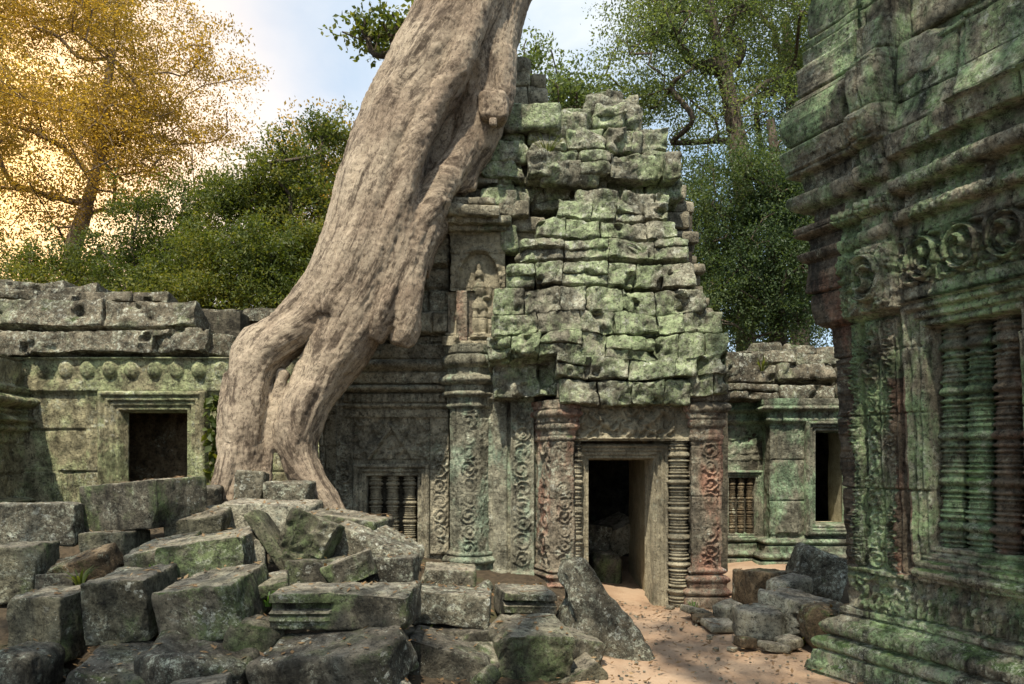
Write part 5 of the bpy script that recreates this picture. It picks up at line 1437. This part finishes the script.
fb('fallen_block', 'biggest block at the bottom centre, dark with pale round lichen spots', 250, 412, 626, 705, 5.0, 0.8, (6, -5, -12), 'block_dark', 2, rnd=0.06)
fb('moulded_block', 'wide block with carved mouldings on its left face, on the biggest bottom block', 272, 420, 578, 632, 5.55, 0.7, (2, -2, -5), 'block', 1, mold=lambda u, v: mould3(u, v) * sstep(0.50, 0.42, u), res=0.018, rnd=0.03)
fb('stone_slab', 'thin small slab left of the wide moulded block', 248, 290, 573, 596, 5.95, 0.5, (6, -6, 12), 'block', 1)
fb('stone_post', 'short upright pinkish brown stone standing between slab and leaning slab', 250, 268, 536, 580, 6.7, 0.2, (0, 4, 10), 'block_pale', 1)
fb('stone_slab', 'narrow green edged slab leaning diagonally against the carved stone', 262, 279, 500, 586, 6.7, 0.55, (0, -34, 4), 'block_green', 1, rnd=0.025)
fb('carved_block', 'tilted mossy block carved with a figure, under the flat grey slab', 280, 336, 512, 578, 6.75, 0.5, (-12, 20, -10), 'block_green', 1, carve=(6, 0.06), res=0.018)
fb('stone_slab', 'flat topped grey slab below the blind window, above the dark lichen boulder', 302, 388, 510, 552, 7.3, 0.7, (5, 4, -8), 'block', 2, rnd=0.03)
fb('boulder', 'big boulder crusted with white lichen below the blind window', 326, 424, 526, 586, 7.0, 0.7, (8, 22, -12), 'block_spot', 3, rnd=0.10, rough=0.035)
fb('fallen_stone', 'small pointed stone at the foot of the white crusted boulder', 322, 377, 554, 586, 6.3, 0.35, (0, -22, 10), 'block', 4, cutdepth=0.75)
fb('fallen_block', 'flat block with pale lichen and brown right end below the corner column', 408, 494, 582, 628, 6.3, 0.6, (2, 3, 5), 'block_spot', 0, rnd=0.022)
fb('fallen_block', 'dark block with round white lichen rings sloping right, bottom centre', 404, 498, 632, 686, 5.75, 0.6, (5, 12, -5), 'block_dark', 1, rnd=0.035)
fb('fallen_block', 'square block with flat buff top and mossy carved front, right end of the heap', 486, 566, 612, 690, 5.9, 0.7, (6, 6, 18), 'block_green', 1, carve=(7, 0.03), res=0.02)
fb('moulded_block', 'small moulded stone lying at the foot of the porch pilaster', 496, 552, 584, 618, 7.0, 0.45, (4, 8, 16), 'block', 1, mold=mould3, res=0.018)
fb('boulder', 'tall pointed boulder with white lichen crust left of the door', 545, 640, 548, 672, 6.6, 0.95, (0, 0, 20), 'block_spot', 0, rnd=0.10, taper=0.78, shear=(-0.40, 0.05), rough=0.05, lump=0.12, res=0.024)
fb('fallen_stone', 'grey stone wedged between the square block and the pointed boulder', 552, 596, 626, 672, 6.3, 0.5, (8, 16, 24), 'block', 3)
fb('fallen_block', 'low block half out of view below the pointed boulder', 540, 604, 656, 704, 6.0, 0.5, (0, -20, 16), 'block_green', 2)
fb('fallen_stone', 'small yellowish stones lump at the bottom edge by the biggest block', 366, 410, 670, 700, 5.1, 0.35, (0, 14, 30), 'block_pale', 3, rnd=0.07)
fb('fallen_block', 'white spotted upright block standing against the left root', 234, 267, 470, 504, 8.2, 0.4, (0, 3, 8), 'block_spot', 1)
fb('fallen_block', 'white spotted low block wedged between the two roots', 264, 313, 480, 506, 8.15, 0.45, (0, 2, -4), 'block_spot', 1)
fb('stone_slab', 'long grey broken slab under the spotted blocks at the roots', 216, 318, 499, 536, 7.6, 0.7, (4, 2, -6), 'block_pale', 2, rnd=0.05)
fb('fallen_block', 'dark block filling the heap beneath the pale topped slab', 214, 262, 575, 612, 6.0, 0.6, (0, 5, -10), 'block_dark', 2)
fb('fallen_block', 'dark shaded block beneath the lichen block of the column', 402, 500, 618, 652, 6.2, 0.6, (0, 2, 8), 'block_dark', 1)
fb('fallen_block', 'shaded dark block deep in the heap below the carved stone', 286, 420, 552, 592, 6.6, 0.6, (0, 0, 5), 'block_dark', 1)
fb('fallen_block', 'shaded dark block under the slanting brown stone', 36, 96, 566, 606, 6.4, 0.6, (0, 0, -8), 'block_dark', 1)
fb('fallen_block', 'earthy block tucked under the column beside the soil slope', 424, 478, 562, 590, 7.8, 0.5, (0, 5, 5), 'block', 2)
# right of the door
G2 = 'fallen blocks right of the door'
fb('fallen_block', 'square grey block with pitted face on the sand right of the door', 737, 784, 602, 643, 7.2, 0.45, (0, 3, -8), 'block_pale', 1, group=G2, rnd=0.05, rough=0.03)
fb('moulded_block', 'pale topped moulded block behind the square pitted one', 768, 824, 588, 640, 7.3, 0.6, (0, 3, 30), 'block_pale', 1, group=G2, mold=mould3, res=0.018)
fb('fallen_block', 'brown block in shade against the rear gallery base', 742, 794, 566, 608, 8.6, 0.6, (0, 6, 14), 'block_brown', 2, group=G2)
fb('boulder', 'lichen white boulder leaning on the rear gallery under the opening', 796, 848, 545, 602, 9.0, 0.8, (0, 16, -10), 'block_spot', 3, group=G2, rnd=0.09, rough=0.04)
fb('boulder', 'rounded brown boulder at the foot of the dark pavilion', 806, 862, 598, 652, 6.9, 0.5, (0, -6, 12), 'block_brown', 2, group=G2, rnd=0.14, rough=0.03)
fb('fallen_stone', 'low pinkish lichen stone between brown block and moulded block', 772, 812, 574, 600, 8.2, 0.4, (0, -8, 20), 'block_pale', 3, group=G2, rnd=0.07)
fb('stone_slab', 'upper of two thin flat stones by the right door pilaster', 684, 711, 606, 617, 8.3, 0.3, (0, 10, 8), 'block_pale', 1, group=G2, rnd=0.025)
fb('stone_slab', 'lower of two thin flat stones by the right door pilaster', 693, 716, 615, 624, 8.1, 0.28, (0, 2, -12), 'block_brown', 1, group=G2, rnd=0.025)
fb('fallen_stone', 'pale angular stone behind the flat pair by the door pilaster', 718, 742, 600, 622, 8.2, 0.3, (0, -10, 20), 'block_pale', 3, group=G2)
fb('stone_slab', 'pale thin slab flush in the sand left of the square pitted block', 706, 738, 620, 632, 7.8, 0.35, (4, 4, 10), 'block_pale', 2, group=G2, rnd=0.025)
fb('fallen_stone', 'small buff wedge stone before the moulded block', 780, 801, 634, 650, 7.0, 0.25, (0, -12, 15), 'block_pale', 2, group=G2)
fb('fallen_stone', 'flat little stone on the sand before the pitted block', 762, 790, 642, 654, 6.9, 0.25, (0, 4, 5), 'block_pale', 2, group=G2)
fb('fallen_stone', 'small broken brown stone at the left foot of the pitted block', 738, 756, 634, 650, 7.05, 0.22, (0, 8, 15), 'block_brown', 2, group=G2)
# inside the door
G3 = 'blocks inside the doorway'
fb('fallen_block', 'pale slanting block just inside the dark central doorway', 600, 636, 518, 552, 11.4, 0.7, (10, -24, 16), 'block_pale', 1, group=G3, res=0.05)
fb('boulder', 'rounded dim boulder on the floor inside the central doorway', 590, 622, 548, 600, 10.6, 0.6, (0, 5, 10), 'block', 2, group=G3, res=0.05, rnd=0.18)
fb('fallen_block', 'dim block behind the boulder inside the central doorway', 586, 612, 522, 556, 11.0, 0.6, (0, 10, -10), 'block_dark', 1, group=G3, res=0.05)

# small stones wedged everywhere in the heap: one label, nothing tells them apart
def rubble_bits():
    rs = np.random.default_rng(5)
    protos = []
    for k in range(7):
        P, Fc = block(0.22, 0.18, 0.14, res=0.02, seed=2000 + k, rnd=0.04, rough=0.02, cuts=4, cutdepth=0.8)
        protos.append((P, Fc))
    spots = []
    for k in range(110):
        x = rs.uniform(-3.9, 0.55); y = rs.uniform(5.2, 8.4)
        if x > 0.1 and y > 7.4: continue
        spots.append((x, y, rs.uniform(0.4, 1.6), 'block' if k % 3 else 'block_dark'))
    mesh = {}
    for k, (x, y, s, mt) in enumerate(spots):
        key = (k % 7, mt)
        if key not in mesh:
            o = mk('rubble_stone', *protos[k % 7], M[mt], None, True, 42); mesh[key] = o
        else:
            o = mesh[key].copy(); C.objects.link(o)
        o.location = (x, y, float(ground_z(x, y)[0]) + 0.05 * s); o.scale = (s, s, s)
        o.rotation_euler = rs.uniform(-0.6, 0.6, 3) + np.array([0, 0, rs.uniform(0, 6)])
        tag(o, 'small broken stone wedged in the gaps between the big fallen blocks', 'stone', 'small stones in the rubble gaps')
    for k in range(90):
        x, y = (rs.uniform(2.0, 3.6), rs.uniform(7.0, 9.2)) if k < 30 else (rs.uniform(0.5, 2.6), rs.uniform(5.8, 9.2))
        s = rs.uniform(0.18, 0.5) if k < 30 else rs.uniform(0.06, 0.20)
        key = (k % 7, 'block_pale')
        if key not in mesh:
            o = mk('pebble', *protos[k % 7], M['block_pale'], None, True, 42); mesh[key] = o
        else:
            o = mesh[key].copy(); o.name = 'pebble'; C.objects.link(o)
        o.location = (x, y, float(ground_z(x, y)[0]) + 0.03 * s); o.scale = (s, s, s * 0.8); o.rotation_euler = (0, 0, rs.uniform(0, 6))
        tag(o, 'little pale pebble lying on the sand near the doorway', 'pebble', 'pebbles on the sand')
rubble_bits()

# ------------------------------------------------------------------ small plants and litter
def tuft(name, label, loc, n, L, mat, seed, cat='plant', wid=0.010, lean=0.7):
    rs = np.random.default_rng(seed); a = Acc()
    V, Fq, k = [], [], 0
    for i in range(n):
        d = rs.normal(size=2); d /= np.linalg.norm(d); l = L * rs.uniform(0.5, 1.1); w = wid * rs.uniform(0.7, 1.3)
        side = np.array([-d[1], d[0], 0]); ln = lean * rs.uniform(0.3, 1.2)
        for t in np.linspace(0, 1, 5):
            c = np.array([d[0] * ln * l * t ** 1.6, d[1] * ln * l * t ** 1.6, l * (t - 0.45 * t ** 3 * ln)]) + np.array([*(d * 0.03), 0])
            ww = w * (1 - t) ** 0.6 * (0.5 + t) + 0.001
            V += [c - side * ww, c + side * ww]
        for j in range(4): Fq.append((k + 2 * j, k + 2 * j + 1, k + 2 * j + 3, k + 2 * j + 2))
        k += 10
    o = mk(name, V, np.array(Fq), M[mat], None, True)
    o.location = loc
    return tag(o, label, cat)
tuft('fern', 'small green fern growing in the dark gap left of the carved face block', (PX(80, 6.25), 6.25, PZ(587, 6.25)), 16, 0.22, 'leaf_green', 1, wid=0.012)
tuft('weed', 'tuft of fresh green weed under the thin slab beside the moulded block', (PX(270, 5.9), 5.85, PZ(606, 5.85)), 18, 0.14, 'leaf_fresh', 2, wid=0.012)
tuft('grass_tuft', 'tiny grass tuft at the foot of the right door pilaster', (PX(694, 8.95), 8.95, 0.02), 14, 0.14, 'leaf_fresh', 3)
tuft('grass_tuft', 'dry grass tuft growing high on the broken gate masonry', (PX(547, 9.6), 9.55, PZ(160, 9.6)), 40, 0.34, 'leaf_green', 4, wid=0.006)
tuft('weed', 'single sprout between the two flat slabs above the middle blocks', (PX(152, 6.25), 6.25, PZ(572, 6.25)), 6, 0.10, 'leaf_fresh', 6)
tuft('weed', 'low weed sprouting at the foot of the dark pavilion plinth', (PX(800, 7.2), 7.2, 0.02), 14, 0.16, 'leaf_green', 7)
tuft('fern', 'fern rooted on the roof edge of the half ruined gallery', (PX(760, 12.2), 12.1, PZ(372, 12.2)), 24, 0.3, 'leaf_green', 8, wid=0.012)
def creeper():
    rs = np.random.default_rng(3)
    root = thing('creeper', 'green leafy creeper climbing the wall between left doorway and giant root', 'plant', (PX(217, 10.8), 10.8, 1.0))
    L = [(218, 480), (216, 465), (219, 450), (215, 435), (218, 420), (216, 404), (219, 396)]
    P = catmull(np.array([(PX(a, 10.85), 10.85, PZ(b, 10.85), 0.012) for a, b in L]), 6)
    V, f, _ = tube(P, 6, cap=False); mk('stem', V, f, M['bark'], root)
    c = np.repeat(P[:, :3], 5, 0); c = c + rs.normal(size=c.shape) * np.array([0.055, 0.04, 0.03]) - np.array([0, 0.08, 0])
    V, f = leaf_faces(c, 0.13, rs, 1.0, 0.7); mk('leaves', V, f, M['leaf_green'], root, False)
creeper()
def gravel():
    rs = np.random.default_rng(21); a = Acc()
    V0, F0 = block(1, 0.8, 0.6, res=0.34, seed=3, rnd=0.25, rough=0.1, cuts=3)
    n = 1500
    x = rs.uniform(0.3, 3.3, n); y = rs.uniform(5.6, 9.4, n)
    edge = sandy(x, y); keep = (rs.random(n) < 0.35 + 0.65 * (np.abs(edge - 0.5) < 0.42)); x, y = x[keep], y[keep]
    z = ground_z(x, y)
    for i in range(len(x)):
        s = 0.008 + 0.028 * rs.random() ** 3
        a.add(place(V0 * s, (x[i], y[i], z[i] + 0.2 * s), (0, 0, rs.uniform(0, 360))), F0)
    o = a.build('gravel', M['block_pale'])
    tag(o, kind='stuff')
gravel()
for k, (px, py, Y) in enumerate([(60, 640, 5.9), (258, 662, 5.5), (420, 632, 6.2), (208, 545, 7.0), (350, 590, 6.4), (520, 612, 6.9), (140, 566, 6.6)]):
    x = PX(px, Y)
    w_ = tuft('weed', None, (x, Y, float(ground_z(x, Y)[0]) + 0.04), 14, 0.22, 'leaf_green', 40 + k, wid=0.010)
    tag(w_, 'small green weed growing out of a dark gap between the fallen blocks', 'plant', 'weeds in the rubble gaps')
def litter():
    """dry leaves scattered over the sand and the tops of the blocks"""
    rs = np.random.default_rng(9)
    bpy.context.view_layer.update()
    Vs, Fs, n = [], [], 0
    trees = []
    for o in PLACED + [GROUND]:
        me = o.data; k = len(me.vertices)
        if o is GROUND:
            trees.append((None, None)); continue
        v = np.empty(k * 3); me.vertices.foreach_get('co', v); v = v.reshape(-1, 3)
        mw = np.array(o.matrix_basis); v = v @ mw[:3, :3].T + mw[:3, 3]
        pl = np.empty(len(me.polygons) * 4, np.int32); me.loops.foreach_get('vertex_index', pl)
        Vs.append(v); Fs.append(pl.reshape(-1, 4) + n); n += k
    V = np.vstack(Vs); Fq = np.vstack(Fs)
    bv = BVHTree.FromPolygons(V.tolist(), Fq.tolist())
    pos = []
    for k in range(3300):
        if k < 2600: x, y = rs.uniform(-4.2, 0.7), rs.uniform(5.0, 8.6)
        else: x, y = rs.uniform(0.6, 3.4), rs.uniform(5.6, 9.3)
        h = bv.ray_cast(Vector((x, y, 4)), Vector((0, 0, -1)))
        g = float(ground_z(x, y)[0])
        if h[0] is not None and h[0].z > g:
            if h[1].z < 0.55 or rs.random() < 0.6: continue
            pos.append((x, y, h[0].z + 0.008))
        else: pos.append((x, y, g + 0.012 + 0.03 * rs.random()))
    pos = np.array(pos)
    m = len(pos); a = rs.uniform(0, 6.28, m); d = np.stack([np.cos(a), np.sin(a), rs.normal(size=m) * 0.25], 1); u = np.stack([-np.sin(a), np.cos(a), rs.normal(size=m) * 0.25], 1)
    s = rs.uniform(0.012, 0.038, (m, 1))
    p = pos
    LV = np.stack([p - d * s, p + u * s * 0.42, p + d * s, p - u * s * 0.42], 1).reshape(-1, 3)
    LV[:, 2] += 0.006
    o = mk('leaf_litter', LV, np.arange(4 * m).reshape(m, 4), M['leaf_dry'], None, False)
    tag(o, kind='stuff')
    # twigs
    for k in range(26):
        i = rs.integers(m); q = pos[i]; a_ = rs.uniform(0, 6.28); l = rs.uniform(0.12, 0.35)
        P = np.array([(q[0] + math.cos(a_) * l * t + 0.02 * math.sin(5 * t + k), q[1] + math.sin(a_) * l * t, q[2] + 0.012, 0.004) for t in np.linspace(-0.5, 0.5, 6)])
        V, f, _ = tube(P, 5, cap=False); t = mk('twig', V, f, M['bark_pale'])
        tag(t, 'thin dry twig lying among the fallen leaves', 'twig', 'dry twigs on the ground')
litter()
